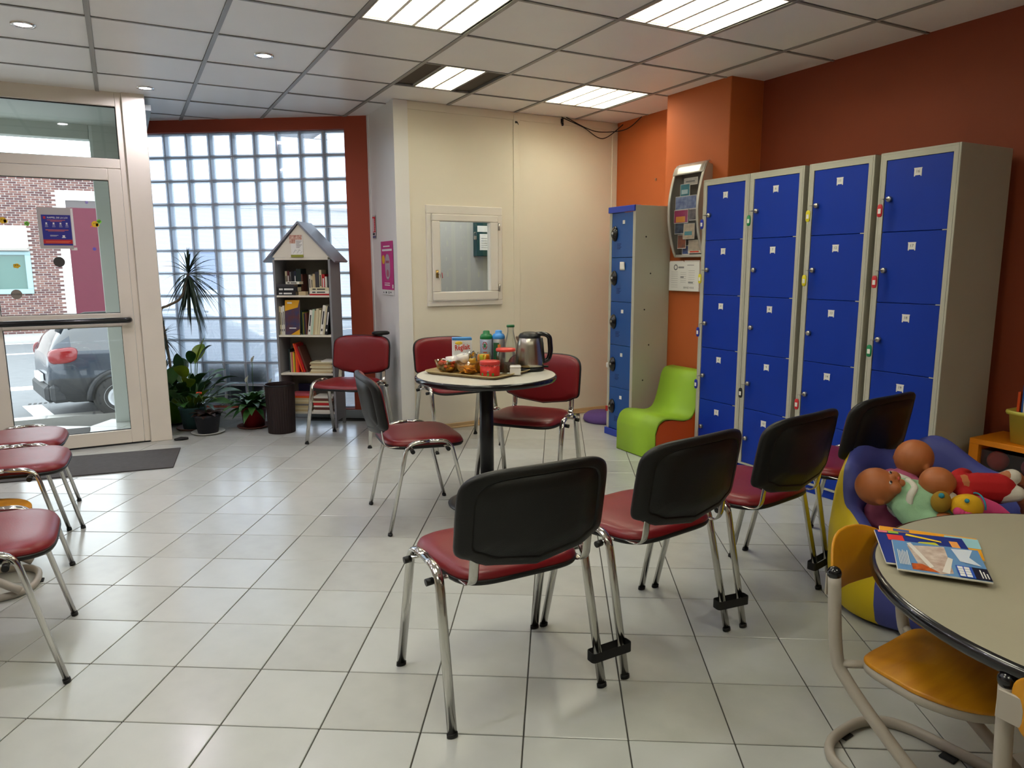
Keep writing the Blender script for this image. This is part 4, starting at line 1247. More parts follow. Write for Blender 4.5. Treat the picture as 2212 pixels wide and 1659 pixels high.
# flyer on the gable
t = thing('gable_flyer', 'small illustrated flyer taped to the white gable of the bookcase', 'flyer', BK(.175, -.0016, 1.43), BKR)
b = MB(); b.box(-.010, .0, 0, .092, .0012, .165); b.build('sheet', M_paper, t)
b = MB(); b.box(-.020, -.0008, .098, .085, -.0001, .165); b.build('photo_print', mat('brown_photo_print', (150, 74, 62), .6, var=.7, vscale=60, c2=(215, 190, 170)), t)
b = MB(); b.box(.030, -.0018, .055, .090, -.0010, .128); b.build('caption', M_paper, t)
b = MB()
for k in range(6): b.box(.036, -.0026, .115 - k * .010, .084 - (k % 3) * .01, -.0019, .118 - k * .010)
b.build('print', M_ink, t)
b = MB()
for k in range(7): b.tube([(.008 + .010 * k, -.001, .018 + .012 * (k % 3)), (.016 + .011 * k, -.001, .034 + .008 * ((k * 2) % 3))], .0008, 4)
b.build('line_drawing', M_greyink, t)
b = MB(); b.box(-.010, -.009, -.012, .092, -.0002, .008, .001); b.build('green_strip', mat('olive_strip', (140, 142, 50), .6), t)

PAL = {'white': (222, 218, 204), 'cream': (206, 196, 160), 'black': (26, 26, 30), 'dark green': (24, 44, 42), 'dark blue': (28, 36, 56), 'maroon': (78, 18, 24), 'red': (186, 24, 28),
       'orange': (222, 80, 22), 'yellow': (214, 180, 40), 'grey': (120, 116, 112), 'dark grey': (60, 58, 62), 'brown': (96, 52, 40), 'pale green': (178, 200, 178), 'beige': (190, 170, 130), 'blue': (30, 80, 160), 'olive': (120, 116, 40), 'pink': (196, 90, 100)}
M_pages = mat('book_pages', (214, 204, 176), .8, bump=.2, bscale=500, stretch=(1, 1, .05))
book_mesh = {}
def book(place_fn, rzb, x, y, z, w, h, d, col, label, lean=0.0, flat=False, group='books', title=None, cat='book'):
    """upright: w thick along x, d deep along y, h tall; flat: lies with the spine towards the viewer (w long along x, h thick)"""
    p = place_fn(x, y, z)
    t = thing('book', label, cat, p, 0, group, rot=(0, lean, rzb))
    mt = mat('cover_' + col.replace(' ', '_'), PAL[col], .45)
    c = .0018
    b = MB()
    if not flat:
        b.box(0, 0, 0, c, d, h); b.box(w - c, 0, 0, w, d, h); b.box(0, -.0012, 0, w, .0012, h, .0005)
    else:
        b.box(0, 0, 0, w, d, c); b.box(0, 0, h - c, w, d, h); b.box(0, -.0012, 0, w, .0012, h, .0005)
    b.build('cover', mt, t)
    b = MB()
    if not flat: b.box(c, .0013, .003, w - c, d - .004, h - .003)
    else: b.box(.003, .0013, c, w - .003, d - .004, h - c)
    b.build('pages', M_pages, t)
    if title:
        b = MB(); ink = M_paper if sum(PAL[col]) < 300 else M_ink
        if not flat:
            b.box(w * .3, -.0020, h * .35, w * .7, -.0013, h * .8); b.box(w * .3, -.0020, h * .12, w * .7, -.0013, h * .2)
        else:
            b.box(w * .12, -.0020, h * .3, w * .3, -.0013, h * .7); b.box(w * .36, -.0020, h * .3, w * .8, -.0013, h * .7)
        b.build('spine_lettering', ink, t)
    return t
ORD = ['first', 'second', 'third', 'fourth', 'fifth', 'sixth', 'seventh', 'eighth', 'ninth', 'tenth', 'eleventh', 'twelfth', 'thirteenth', 'fourteenth']
def row(x, y, z, items, where, group, gap=.001):
    for k, it in enumerate(items):
        col, w, h, d = it[:4]; lean = it[4] if len(it) > 4 else 0; ti = it[5] if len(it) > 5 else None
        book(BK, BKR, x, y, z + .0006 + (w * math.sin(-lean) if lean < 0 else 0), w, h, d, col, '%s book standing %s from left %s' % (col, ORD[k], where), lean, False, group, ti)
        x += w / max(.5, math.cos(lean)) + gap
    return x
S1 = 1.110; S2 = .783; S3 = .463; S4 = .135
row(.060, .10, S1, [('cream', .017, .195, .11, 0, 1), ('maroon', .020, .198, .11, 0, 1), ('grey', .012, .190, .11, 0, 1), ('black', .024, .195, .115), ('dark blue', .018, .195, .11, 0, 1), ('dark green', .040, .215, .115), ('brown', .012, .17, .10)], 'at the back of the top bookcase shelf', 'books on the top shelf')
row(.268, .085, S1, [('white', .017, .165, .11, 0, 1), ('cream', .015, .155, .11, 0, 1), ('beige', .020, .172, .11), ('dark grey', .034, .190, .115), ('cream', .020, .205, .12, 0, 1), ('red', .025, .17, .11, 0, 1), ('white', .017, .150, .11)], 'in the right half of the top bookcase shelf', 'books on the top shelf')
book(BK, BKR, .022, .005, S1 + .0006, .160, .030, .085, 'black', 'lowest black paperback lying at left on the top bookcase shelf', 0, True, 'books on the top shelf', 1)
book(BK, BKR, .022, .005, S1 + .0316, .178, .036, .088, 'black', 'thick black book with white title lying in left pile of the top shelf', 0, True, 'books on the top shelf', 1)
book(BK, BKR, .022, .008, S1 + .0684, .150, .022, .085, 'dark grey', 'dark thin book lying topmost left on the top bookcase shelf', 0, True, 'books on the top shelf')
book(BK, BKR, .105, -.000, S1 + .0912, .115, .020, .09, 'white', 'white book lying on top of the black pile, top bookcase shelf', 0, True, 'books on the top shelf', 1)
book(BK, BKR, .203, .012, S1 + .0006, .060, .030, .07, 'beige', 'small beige book lying in the middle of the top bookcase shelf', 0, True, 'books on the top shelf')
for k, (c, h) in enumerate((('red', .012), ('white', .024), ('cream', .024))):
    book(BK, BKR, .300 + .004 * k, .004, S1 + .0006 + (0, .0126, .0372)[k], .164 - .004 * k, h, .078, c, '%s book %s of the right pile on the top bookcase shelf' % (c, ('at the bottom', 'in the middle', 'on top')[k]), 0, True, 'books on the top shelf', 1 if k else None)
# second shelf
row(.022, .03, S2, [('cream', .014, .235, .15, 0, 1), ('white', .014, .23, .15, 0, 1), ('white', .014, .24, .15, 0, 1)], 'at left of the second bookcase shelf', 'books on the second shelf')
t = thing('magazine', 'blue and yellow magazine standing face-out on the second bookcase shelf', 'magazine', BK(.072, .012, S2 + .003), 0, rot=(-.10, 0, BKR))
b = MB(); b.box(0, 0, 0, .125, .005, .285, .001); b.build('pages', M_pages, t)
b = MB(); b.box(0, -.0012, 0, .125, -.0002, .285); b.build('cover', mat('mag_blue', (38, 52, 92), .4, var=.5, vscale=18, c2=(92, 48, 40)), t)
b = MB(); b.add([(0, -.0018, .285), (.125, -.0018, .285), (.110, -.0018, .225), (0, -.0018, .195)], [(0, 1, 2, 3)]); b.add([(.125, -.0018, 0), (.125, -.0018, .045), (.05, -.0018, 0)], [(0, 1, 2)]); b.build('yellow_band', mat('mag_yellow', (214, 158, 24), .4), t)
b = MB(); b.box(.035, -.0028, .05, .095, -.0020, .058); b.build('title', M_paper, t)
b = MB(); b.box(.02, -.0028, .255, .06, -.0020, .268); b.build('title', M_paper, t)
row(.1985, .05, S2, [('dark green', .012, .20, .14), ('olive', .010, .185, .14), ('dark blue', .010, .175, .13), ('brown', .014, .18, .14)], 'in the middle of the second bookcase shelf', 'books on the second shelf')
x = .256
for k, (c, w, h, ln) in enumerate([('white', .024, .205, .14), ('pale green', .018, .21, .13), ('beige', .014, .20, .12), ('cream', .022, .215, .11), ('cream', .018, .205, .12), ('white', .026, .245, .16), ('cream', .012, .24, .16), ('black', .024, .235, .155)]):
    book(BK, BKR, x, .03, S2 + .0008 + w * math.sin(ln), w, h, .15, c, '%s paperback leaning right, %s in the leaning row of second bookcase shelf' % (c, ORD[k]), ln, False, 'books on the second shelf', 1 if k in (0, 5, 7) else None)
    x += w / math.cos(ln) + .0015
# third shelf
x = row(.072, .06, S3, [('dark green', .010, .195, .14), ('beige', .010, .17, .13), ('pink', .010, .17, .13), ('yellow', .012, .17, .13), ('olive', .008, .16, .13), ('orange', .016, .175, .13), ('red', .014, .17, .13)], 'at left on the third bookcase shelf', 'books on the third shelf')
book(BK, BKR, .182, .05, S3 + .003, .012, .25, .15, 'orange', 'first orange book leaning left on the third bookcase shelf', -.28, False, 'books on the third shelf')
book(BK, BKR, .200, .05, S3 + .003, .014, .245, .15, 'red', 'second red-orange book leaning left on the third bookcase shelf', -.30, False, 'books on the third shelf')
book(BK, BKR, .220, .06, S3 + .003, .014, .225, .15, 'brown', 'brown and yellow book leaning left behind the orange ones', -.32, False, 'books on the third shelf')
z = S3 + .0006
for k in range(8):
    h = (.013, .015, .012, .016, .012, .011, .010, .012)[k]; c = ('beige', 'cream', 'beige', 'cream', 'beige', 'beige', 'cream', 'white')[k]
    xx = .262 + (.004 * ((k * 7) % 5)) + (.085 if k == 7 else 0)
    book(BK, BKR, xx, .02 + .003 * (k % 3), z, .19 - (.075 if k == 7 else 0), h, .13, c, '%s paperback, %s from bottom in flat pile on the third bookcase shelf' % (c, ORD[k]), 0, True, 'flat pile of books on the third shelf'); z += h + .0006
# bottom shelf
z = S4 + .0006
for k in range(9):
    h = .016; c = ('beige', 'cream', 'beige', 'grey', 'beige', 'cream', 'beige', 'orange', 'pink')[k]
    book(BK, BKR, .075 + .005 * ((k * 3) % 4), .02, z, .175, h, .15, c, '%s magazine, %s from bottom in left pile on lowest bookcase shelf' % (c, ORD[k]), 0, True, 'magazine piles on the lowest shelf', cat='magazine'); z += h + .0006
z = S4 + .0006
for k in range(7):
    h = .022 if k % 2 else .015; c = ('white', 'brown', 'white', 'red', 'cream', 'brown', 'white')[k]
    book(BK, BKR, .275 + .004 * ((k * 3) % 4), .02, z, .165, h, .15, c, '%s book, %s from bottom in right pile on lowest bookcase shelf' % (c, ORD[k]), 0, True, 'magazine piles on the lowest shelf'); z += h + .0006
b = MB(); b.box(0, 0, 0, .13, .02, .21, .001); o = b.build('dark_folder', mat('navy_folder', (26, 26, 58), .5), loc=BK(.09, .185, S4 + .001), rz=BKR); tag(o, 'dark blue folder standing behind the piles on the lowest bookcase shelf', 'folder')

# waste bin
t = thing('waste_bin', 'dark brown ribbed waste bin on the floor beside the bookcase', 'bin', (1.068, 5.985, 0))
N = 72; prof_ = [(.108, .004), (.116, .30), (.118, .388), (.122, .40), (.114, .40), (.112, .385), (.104, .012), (.0001, .010)]
b = MB(); vs = []
for i in range(N):
    a = 2 * PI * i / N; rib = .003 if i % 2 else 0
    for k, (r, z) in enumerate(prof_): rr = r - (rib if k < 2 else 0); vs.append((rr * math.cos(a), rr * math.sin(a), z))
n = len(prof_); fs = [(i * n + j, ((i + 1) % N) * n + j, ((i + 1) % N) * n + j + 1, i * n + j + 1) for i in range(N) for j in range(n - 1)]
b.add(vs, fs); b.lathe([(.0001, .0005), (.108, .0005), (.108, .005)], 48); b.build('bucket', mat('dark_brown_plastic', (34, 19, 18), .5), t)
b = MB(); b.tube([(.119 * math.cos(a), .119 * math.sin(a), .396) for a in [2 * PI * k / 48 for k in range(48)]], .005, 8, closed=True); b.build('rim', M_black, t)

# black case on top of the chair near the bookcase
t = thing('black_pouch', 'flat black pouch lying behind the backrest top of the bookcase chair', 'pouch', (1.80, 5.56, .0))
b = MB(); b.box(-.005, -.05, .001, .005, .05, .80, .003); b.build('post', M_steel, t)
b = MB(); b.pillow(superellipse(.07, .045, 3, 28), [(.8, .800), (1, .806), (1, .820), (.8, .828)]); b.build('pouch', M_black, t)

# ================================================================ plants
PLANT_X = [0.0]
def keep_clear(p0, d0, L):
    'bend leaves away from the door post beside the plants'
    if PLANT_X[0] and PLANT_X[0] + p0[0] + d0.x * L < .285: d0 = Vector((max(-.02, .285 - PLANT_X[0] - p0[0]) / L + .1 * abs(d0.x), d0.y, d0.z)).normalized()
    return d0
def leafmb(b, p0, d0, L, Wd, droop, n=7, fold=.25, mi=0, pw=.75, tw=0.0):
    d0 = Vector(d0).normalized(); d0 = keep_clear(p0, d0, L); side = d0.cross(Vector((0, 0, 1)))
    if side.length < .05: side = Vector((1, 0, 0))
    side.normalize()
    rows = []
    for k in range(n + 1):
        t_ = k / n
        c = Vector(p0) + d0 * L * t_ + Vector((0, 0, -1)) * droop * L * t_ * t_
        w = Wd * .5 * max(0.03, math.sin(PI * min(1, t_ ** pw * .97 + .03)))
        tan = (d0 + Vector((0, 0, -2 * droop * t_))).normalized()
        nn = side.cross(tan).normalized()
        sd = (side * math.cos(tw * t_) + nn * math.sin(tw * t_))
        rows.append((c - sd * w + nn * w * fold, c, c + sd * w + nn * w * fold))
    vs = [v for r_ in rows for v in r_]; fs = []
    for k in range(n):
        for j in (0, 1): fs.append((3 * k + j, 3 * k + j + 1, 3 * k + 3 + j + 1, 3 * k + 3 + j))
    b.add(vs, fs, mi, True)
def pot(t, r0, r1, h, mt, saucer=None, rim=.006, sr=None, wall=.004):
    b = MB(); b.lathe([(.0001, .008), (r0, .008), (r1, h - .02), (r1 + rim, h - .018), (r1 + rim, h), (r1 - wall, h), (r1 - wall - .002, h - .03), (.0001, h - .03)], 36); b.build('pot', mt, t)
    b = MB(); b.lathe([(.0001, h - .029), (r1 - wall - .003, h - .029), (r1 * .5, h - .020), (.0001, h - .018)], 24); b.build('soil', mat('dark_soil', (44, 34, 26), .95, bump=.8, bscale=60), t)
    sr = sr or r0 * 1.45
    if saucer: b = MB(); b.lathe([(.0001, .0005), (sr * .8, .0005), (sr, .014), (sr, .018), (sr * .93, .016), (sr * .78, .0075), (.0001, .0075)], 40); b.build('saucer', saucer, t)
G1 = mat('deep_green_leaf', (34, 70, 30), .35, var=.4, vscale=14, c2=(20, 46, 22)); G2 = mat('yellow_green_leaf', (128, 146, 34), .4, var=.3, vscale=10, c2=(84, 116, 34)); G3 = mat('mid_green_leaf', (58, 98, 44), .38, var=.3, vscale=12)
G4 = mat('dracaena_leaf', (46, 62, 40), .45, var=.3, vscale=14)
R = random.Random(5)
# tall dracaena in green pot
t = thing('dracaena', 'tall thin-leaved dragon tree in a lime green pot beside the door post', 'plant', (.33, 6.80, 0))
pot(t, .075, .105, .205, mat('lime_green_pot', (112, 156, 34), .4), mat('dark_saucer', (44, 40, 38), .6), sr=.12)
PLANT_X[0] = .33
stems = [[(.0, 0, .19), (-.02, -.0, .55), (-.04, -.01, .80), (-.055, -.01, .98), (.0, -.03, 1.02), (.09, -.05, 1.07), (.14, -.06, 1.16), (.175, -.09, 1.29)],
         [(-.01, .01, .19), (-.06, .0, .5), (-.055, -.03, .77)], [(.02, -.01, .19), (-.03, -.04, .35), (-.06, -.06, .46)]]
for s_ in stems:
    b = MB(); b.tube(catmull(s_, 5), .011, 8, radii=None); b.build('stem', mat('pale_woody_stem', (136, 118, 96), .8, bump=.5, bscale=120), t)
def head(c, n, L, Wd, dn, seed, up_bias=0.0):
    q = random.Random(seed)
    for k in range(n):
        az_ = 2 * PI * q.random(); f = k / n
        el = math.radians(78 - 150 * f ** .9) + q.uniform(-.15, .15) + up_bias
        d = Vector((math.cos(az_) * math.cos(el), math.sin(az_) * math.cos(el), math.sin(el)))
        b = MB(); leafmb(b, Vector(c) + Vector((0, 0, -.05 * f)), d, L * q.uniform(.75, 1.1), Wd * q.uniform(.8, 1.15), dn * (.25 if f > .8 else 1), 6, .5, pw=.55); b.build('leaf', G4, t)
head((.175, -.09, 1.30), 86, .36, .016, .40, 1)
for k in range(30):   # hanging tuft
    q = random.Random(100 + k); az_ = 2 * PI * q.random()
    d = Vector((math.cos(az_) * .35, math.sin(az_) * .35, -1))
    b = MB(); leafmb(b, (.17, -.09, 1.24 - .1 * q.random()), d, q.uniform(.28, .42), .019, .1, 5, .5, pw=.55); b.build('leaf', G4, t)
head((-.055, -.03, .79), 30, .22, .010, .35, 2)
head((-.06, -.06, .48), 26, .24, .010, .35, 3)
# large leafy plant in black pot
PLANT_X[0] = .44
t = thing('leafy_plant', 'big broad-leaved plant in a teal pot on a brown saucer, behind the black pot', 'plant', (.44, 6.48, 0))
pot(t, .08, .105, .19, mat('teal_pot', (62, 96, 98), .5), mat('brown_saucer', (96, 66, 54), .6), sr=.135)
for k in range(46):
    q = random.Random(20 + k); az_ = 2 * PI * (k * .381966) ; f = (k + .5) / 46
    el = math.radians(82 - 55 * f)
    d = Vector((math.cos(az_) * math.cos(el), math.sin(az_) * math.cos(el), math.sin(el)))
    st = q.uniform(.12, .42) * (1.1 - .5 * f); p1 = Vector((0, 0, .13)) + d * st
    s_ = MB(); s_.tube([Vector((0, 0, .13)) + Vector((math.cos(az_), math.sin(az_), 0)) * .02, p1], .0035, 6); so = s_.build('petiole', G3, t)
    b = MB(); leafmb(b, p1, d + Vector((math.cos(az_), math.sin(az_), 0)) * .35, q.uniform(.22, .30), q.uniform(.080, .115), .38, 8, .22, pw=.8, tw=q.uniform(-.6, .6)); b.build('leaf', (G1, G3, G1, G2)[k % 4] if d.x < .3 or k % 3 else G3, t)
b = MB(); leafmb(b, (.05, -.02, .55), (.35, -.1, 1), .27, .03, .05, 6, .8, pw=.6); b.build('rolled_leaf', G2, t)
for k in range(14):
    q = random.Random(60 + k); az_ = 2 * PI * (k * .381966); el = math.radians(80 - 45 * k / 14)
    d = Vector((math.cos(az_) * math.cos(el), math.sin(az_) * math.cos(el), math.sin(el)))
    b = MB(); leafmb(b, (0, 0, .16), d, q.uniform(.34, .56), q.uniform(.05, .08), .35, 8, .25, pw=1.2, tw=q.uniform(-.5, .5)); b.build('leaf', (G3, G2, G1)[k % 3], t)
# small begonia like plant with orange flower in front
PLANT_X[0] = .528
t3 = thing('flowering_plant', 'dark-leaved plant with one orange flower in a black pot on a white dish', 'plant', (.528, 6.235, 0))
pot(t3, .078, .100, .16, mat('black_plant_pot', (30, 32, 40), .5), mat('white_dish', (196, 196, 188), .35), sr=.13)
for k in range(16):
    az_ = 2 * PI * k * .38; d = Vector((math.cos(az_) * .9, math.sin(az_) * .9, 1 - .03 * k))
    b = MB(); leafmb(b, (.03 * math.cos(az_), .03 * math.sin(az_), .14), d, .13 + .03 * (k % 3), .06, .5, 6, .2); b.build('leaf', mat('bronze_leaf', (62, 44, 36), .4), t3)
b = MB(); b.tube([(0, 0, .14), (-.02, 0, .26), (-.05, 0, .33)], .003, 6)
b.build('flower_stem', G3, t3)
b = MB()
for k in range(5): b.ball((-.05 + .014 * math.cos(k * 1.257), .014 * math.sin(k * 1.257), .335), .010, 8, 5)
b.build('flower', mat('orange_flower', (232, 66, 20), .5), t3)
# peace lily
PLANT_X[0] = 0.0
t4 = thing('peace_lily', 'peace lily with white flowers in a dark red pot left of the waste bin', 'plant', (.90, 6.30, 0))
pot(t4, .085, .105, .185, mat('dark_red_pot', (120, 22, 26), .45), mat('terracotta_saucer', (110, 62, 50), .6), sr=.14)
for k in range(64):
    q = random.Random(200 + k); az_ = 2 * PI * (k * .381966); el = math.radians(80 - 66 * (k / 64))
    d = Vector((math.cos(az_) * math.cos(el), math.sin(az_) * math.cos(el), math.sin(el)))
    L = q.uniform(.24, .36)
    b = MB(); leafmb(b, (.02 * math.cos(az_), .02 * math.sin(az_), .16), d, L, q.uniform(.048, .072), .55, 8, .25, pw=1.1); b.build('leaf', (G1, G3, G3)[k % 3], t4)
for (x, y, h) in ((.01, -.02, .56), (-.05, -.05, .40), (.14, -.03, .36), (.16, -.06, .24)):
    b = MB(); b.tube([(x * .2, y * .2, .16), (x * .7, y, h * .8), (x, y, h)], .0025, 6); st_ = b.build('flower_stem', G3, t4)
    b = MB(); leafmb(b, (x, y, h - .01), (.25, -.3, 1), .075, .036, .1, 6, .6); b.build('flower', mat('white_flower', (226, 226, 210), .5), t4)

# ================================================================ posters and signs
# door notice (on the inner face of the glass)
PYD = DY + .0165
def flat(b, x0, z0, x1, z1, y, mi=0): b.box(x0, y - .0004, z0, x1, y, z1, mi=mi)
t = thing('door_notice', 'blue law notice in a grey sleeve stuck on the door glass', 'notice', (0, PYD, 0))
b = MB(); b.box(-.487, -.0006, 1.476, -.282, 0, 1.766); b.build('sleeve', mat('grey_sleeve', (176, 170, 166), .4), t)
b = MB(); b.box(-.282, .001, 1.500, -.268, .002, 1.762); b.box(-.30, .001, 1.466, -.262, .002, 1.486); b.build('backing_sheet', M_paper, t)
b = MB(); b.box(-.464, -.0014, 1.500, -.286, -.0007, 1.714); b.build('blue_print', mat('notice_blue', (38, 40, 130), .5), t)
b = MB(); b.box(-.464, -.0020, 1.512, -.286, -.0015, 1.541); b.box(-.452, -.0020, 1.685, -.438, -.0015, 1.702, .0); b.build('red_band', mat('notice_red', (176, 28, 40), .5), t)
b = MB(); text_mb(b, 'RAPPEL DE LA LOI', .0155, T(-.366, -.0016, 1.694), bold=.01)
for xx in (-.436, -.392, -.350, -.312):
    b.box(xx - .008, -.0020, 1.640, xx + .008, -.0016, 1.643); b.box(xx - .005, -.0020, 1.648, xx + .005, -.0016, 1.660); b.box(xx - .010, -.0020, 1.630, xx + .010, -.0016, 1.632)
b.box(-.42, -.002, 1.57, -.37, -.0016, 1.572); b.box(-.42, -.002, 1.564, -.38, -.0016, 1.566); b.box(-.345, -.002, 1.556, -.33, -.0016, 1.572); b.box(-.350, -.002, 1.553, -.325, -.0016, 1.557)
b.build('white_print', M_paper, t)
b = MB(); b.box(-.43, -.002, 1.676, -.32, -.0016, 1.679); b.box(-.41, -.002, 1.668, -.34, -.0016, 1.671); b.box(-.445, -.002, 1.606, -.305, -.0016, 1.610); b.box(-.43, -.002, 1.598, -.33, -.0016, 1.601); b.box(-.45, -.0026, 1.526, -.30, -.0021, 1.530); b.box(-.45, -.0026, 1.518, -.31, -.0021, 1.521); b.build('orange_print', mat('notice_orange', (222, 110, 70), .5), t)
def disc(name, x, z, r, mt, label, cat='sticker', txt=None):
    t = thing(name, label, cat, (x, PYD, z))
    b = MB(); b.cyl((0, 0, 0), (0, -.0008, 0), r, 28); b.build('disc', mt, t)
    if txt: b = MB(); text_mb(b, txt, r * .46, T(0, -.0010, 0), bold=.01); b.build('lettering', M_ink, t)
    return t
disc('door_sticker', -.382, 1.383, .036, mat('dark_grey_sticker', (62, 60, 56), .5), 'dark round safety sticker on the door glass below the notice')
disc('door_sticker', -.659, 1.157, .034, mat('grey_sticker', (140, 132, 122), .5), 'grey round sticker reading POUSSEZ on the door glass', txt='POUSSEZ')
disc('door_sticker', -.175, 1.808, .010, mat('lilac_sticker', (150, 140, 200), .5), 'tiny lilac dot sticker near top right of the door glass')
disc('door_sticker', -.154, 1.476, .012, mat('blue_dot_sticker', (110, 100, 190), .5), 'small violet sticker at right of the door glass')
M_chick = mat('yellow_sticker', (226, 180, 30), .5); M_fl = mat('green_sticker', (128, 206, 70), .5); M_beak = mat('orange_sticker', (224, 100, 50), .5)
for k, (x, z, lb) in enumerate(((-.690, 1.668, 'yellow chick sticker at left of the door glass, level with the notice'), (-.136, 1.655, 'yellow chick sticker at right of the door glass'), (-.640, 1.356, 'yellow star-shaped face sticker on door glass above POUSSEZ'))):
    t = thing('chick_sticker', lb, 'sticker', (x, PYD, z))
    b = MB(); b.cyl((0, 0, 0), (0, -.0008, 0), .022 if k < 2 else .015, 20)
    if k < 2: b.cyl((.016, 0, -.006), (.016, -.0008, -.006), .012, 14)
    else:
        for q in range(5): a = q * 1.257; b.cyl((.014 * math.cos(a), 0, .009 * math.sin(a)), (.014 * math.cos(a), -.0007, .009 * math.sin(a)), .009, 8)
    b.build('body', M_chick, t)
    b = MB(); b.cyl((-.005, -.0009, .004), (-.005, -.0013, .004), .003, 8); b.cyl((.007, -.0009, .004), (.007, -.0013, .004), .003, 8); b.build('eye', M_ink, t)
    if k < 2: b = MB(); b.box(-.03, -.0012, -.022, -.018, -.0009, -.014); b.build('beak', M_beak, t)
for x, z, lb in ((-.552, 1.649, 'small green flower sticker left of the door notice'), (-.108, 1.674, 'small green flower sticker beside the right chick')):
    t = thing('flower_sticker', lb, 'sticker', (x, PYD, z)); b = MB()
    for q in range(5): a = q * 1.257; b.cyl((.009 * math.cos(a), 0, .009 * math.sin(a)), (.009 * math.cos(a), -.0007, .009 * math.sin(a)), .008, 10)
    b.build('petals', M_fl, t)

# red safety sign and pink poster on the side panel (plane x = 1.915, facing -x)
SR = -PI / 2   # local x to the viewer's right (towards -y)
t = thing('safety_sign', 'narrow red and white safety sign on the white side panel', 'sign', (1.9085, 6.018, 1.575), SR)
b = MB(); b.box(0, -.0008, 0, .086, 0, .190); b.build('plate', mat('sign_grey', (200, 196, 192), .5), t)
b = MB(); b.box(.003, -.0014, .05, .083, -.0009, .178); b.build('red_field', mat('sign_red', (200, 26, 40), .5), t)
b = MB(); b.box(.012, -.0019, .056, .040, -.0015, .165)
for q in range(7): b.box(.052, -.0019, .064 + q * .014, .076, -.0015, .068 + q * .014)
b.build('white_field', M_paper, t)
b = MB(); b.box(.006, -.0014, .028, .060, -.0009, .044); b.build('black_field', M_ink, t)
b = MB(); b.box(.003, -.0014, .004, .083, -.0009, .020); b.build('blue_field', mat('sign_blue', (70, 70, 110), .5), t)
t = thing('pink_poster', 'tall magenta poster with an oval grey figure on the white side panel', 'poster', (1.9085, 5.812, 1.112), SR)
b = MB(); b.box(0, -.0008, .042, .298, 0, .430); b.build('pink_sheet', mat('magenta_print', (196, 52, 128), .5, var=.08), t)
b = MB(); b.box(0, -.0008, 0, .298, 0, .041)
b.build('white_footer', M_paper, t)
b = MB(); b.pillow(superellipse(.062, .105, 2.3, 36), [(.9, -.0016), (1, -.0010)], lambda a, c, d: Vector((.155 + a, d, .225 + c))); b.build('oval_figure', mat('poster_grey', (176, 160, 170), .5), t)
b = MB(); b.pillow(superellipse(.030, .030, 2, 20), [(.9, -.0022), (1, -.0018)], lambda a, c, d: Vector((.155 + a, d, .175 + c))); b.box(.115, -.0022, .255, .20, -.0018, .275); b.build('figure_detail', mat('poster_rose', (170, 90, 110), .5), t)
b = MB(); b.cyl((.055, -.0009, .285), (.055, -.0014, .285), .036, 24); b.build('yellow_badge', M_chick, t)
b = MB(); b.box(.06, -.0016, .385, .22, -.0010, .394); b.box(.03, -.0016, .352, .27, -.0010, .368); b.box(.07, -.0016, .092, .20, -.0010, .098); b.box(.07, -.0016, .075, .20, -.0010, .083); b.box(.26, -.0016, .055, .285, -.0010, .085); b.build('white_lettering', M_paper, t)
b = MB(); b.box(.03, -.0014, .014, .05, -.0009, .022); b.box(.09, -.0014, .012, .12, -.0009, .026); b.box(.165, -.0014, .010, .18, -.0009, .030); b.box(.21, -.0014, .016, .23, -.0009, .028); b.build('footer_logos', M_ink, t)

# small camera bracket and cables high on the partition
b = MB(); b.tube(catmull([(3.40, PY - .02, 2.583), (3.62, PY - .02, 2.52), (3.82, PY - .03, 2.44), (3.985, PY - .10, 2.56)], 8), .004, 6)
o = b.build('ceiling_cable', M_rubber); tag(o, 'lower black cable drooping under ceiling above the narrow locker', 'cable')
b = MB(); b.tube(catmull([(3.44, PY - .03, 2.583), (3.66, PY - .03, 2.51), (3.80, PY - .05, 2.49), (3.94, PY - .2, 2.50), (3.99, PY - .35, 2.583)], 8), .004, 6)
o = b.build('ceiling_cable', M_rubber); tag(o, 'upper black cable drooping under ceiling into the orange corner', 'cable')
b = MB(); b.box(3.40, PY - .03, 2.535, 3.415, PY, 2.575, .003); b.tube([(3.408, PY - .02, 2.54), (3.39, PY - .05, 2.515)], .010, 8)
o = b.build('cable_clip', M_black); tag(o, 'small black bracket on the cream wall below ceiling', 'bracket')
b = MB(); b.box(2.955, PY - .012, 2.50, 2.975, PY - .009, 2.515); b.tube([(2.975, PY - .011, 2.51), (2.985, PY - .011, 2.49)], .003, 6)
o = b.build('wall_hook', M_black); tag(o, 'tiny dark hook on the partition joint near ceiling', 'hook')

# brochure rack on the pillar (plane x = 3.70 facing -x): local x right, z up, y into wall
t = thing('brochure_rack', 'curved silver wall rack holding brochures on the orange pillar', 'rack', (3.70, 4.205, 1.405), SR)
RW, RH = .315, .645
def bow(z): return -.045 - .075 * math.sin(PI * max(0, min(1, z / RH))) ** .8
pts = [(0, bow(k / 20 * RH), k / 20 * RH) for k in range(21)]
M_alum = mat('satin_aluminium', (196, 192, 184), .35, .6)
for x in (0.008, RW - .008):
    b = MB(); b.tube([(x, y - .006, z) for _, y, z in pts], .009, 8, rb=.012, up=(1, 0, 0)); b.build('side_rail', M_alum, t)
    b = MB(); vs = []
    for _, y, z in pts: vs += [(x - .003, y, z), (x - .003, 0, z * .94 + .02), (x + .003, y, z), (x + .003, 0, z * .94 + .02)]
    fs = []
    for k in range(20): o_ = 4 * k; fs += [(o_, o_ + 1, o_ + 5, o_ + 4), (o_ + 2, o_ + 6, o_ + 7, o_ + 3), (o_, o_ + 4, o_ + 6, o_ + 2), (o_ + 1, o_ + 3, o_ + 7, o_ + 5)]
    b.add(vs, fs); b.build('side_panel', M_alum, t)
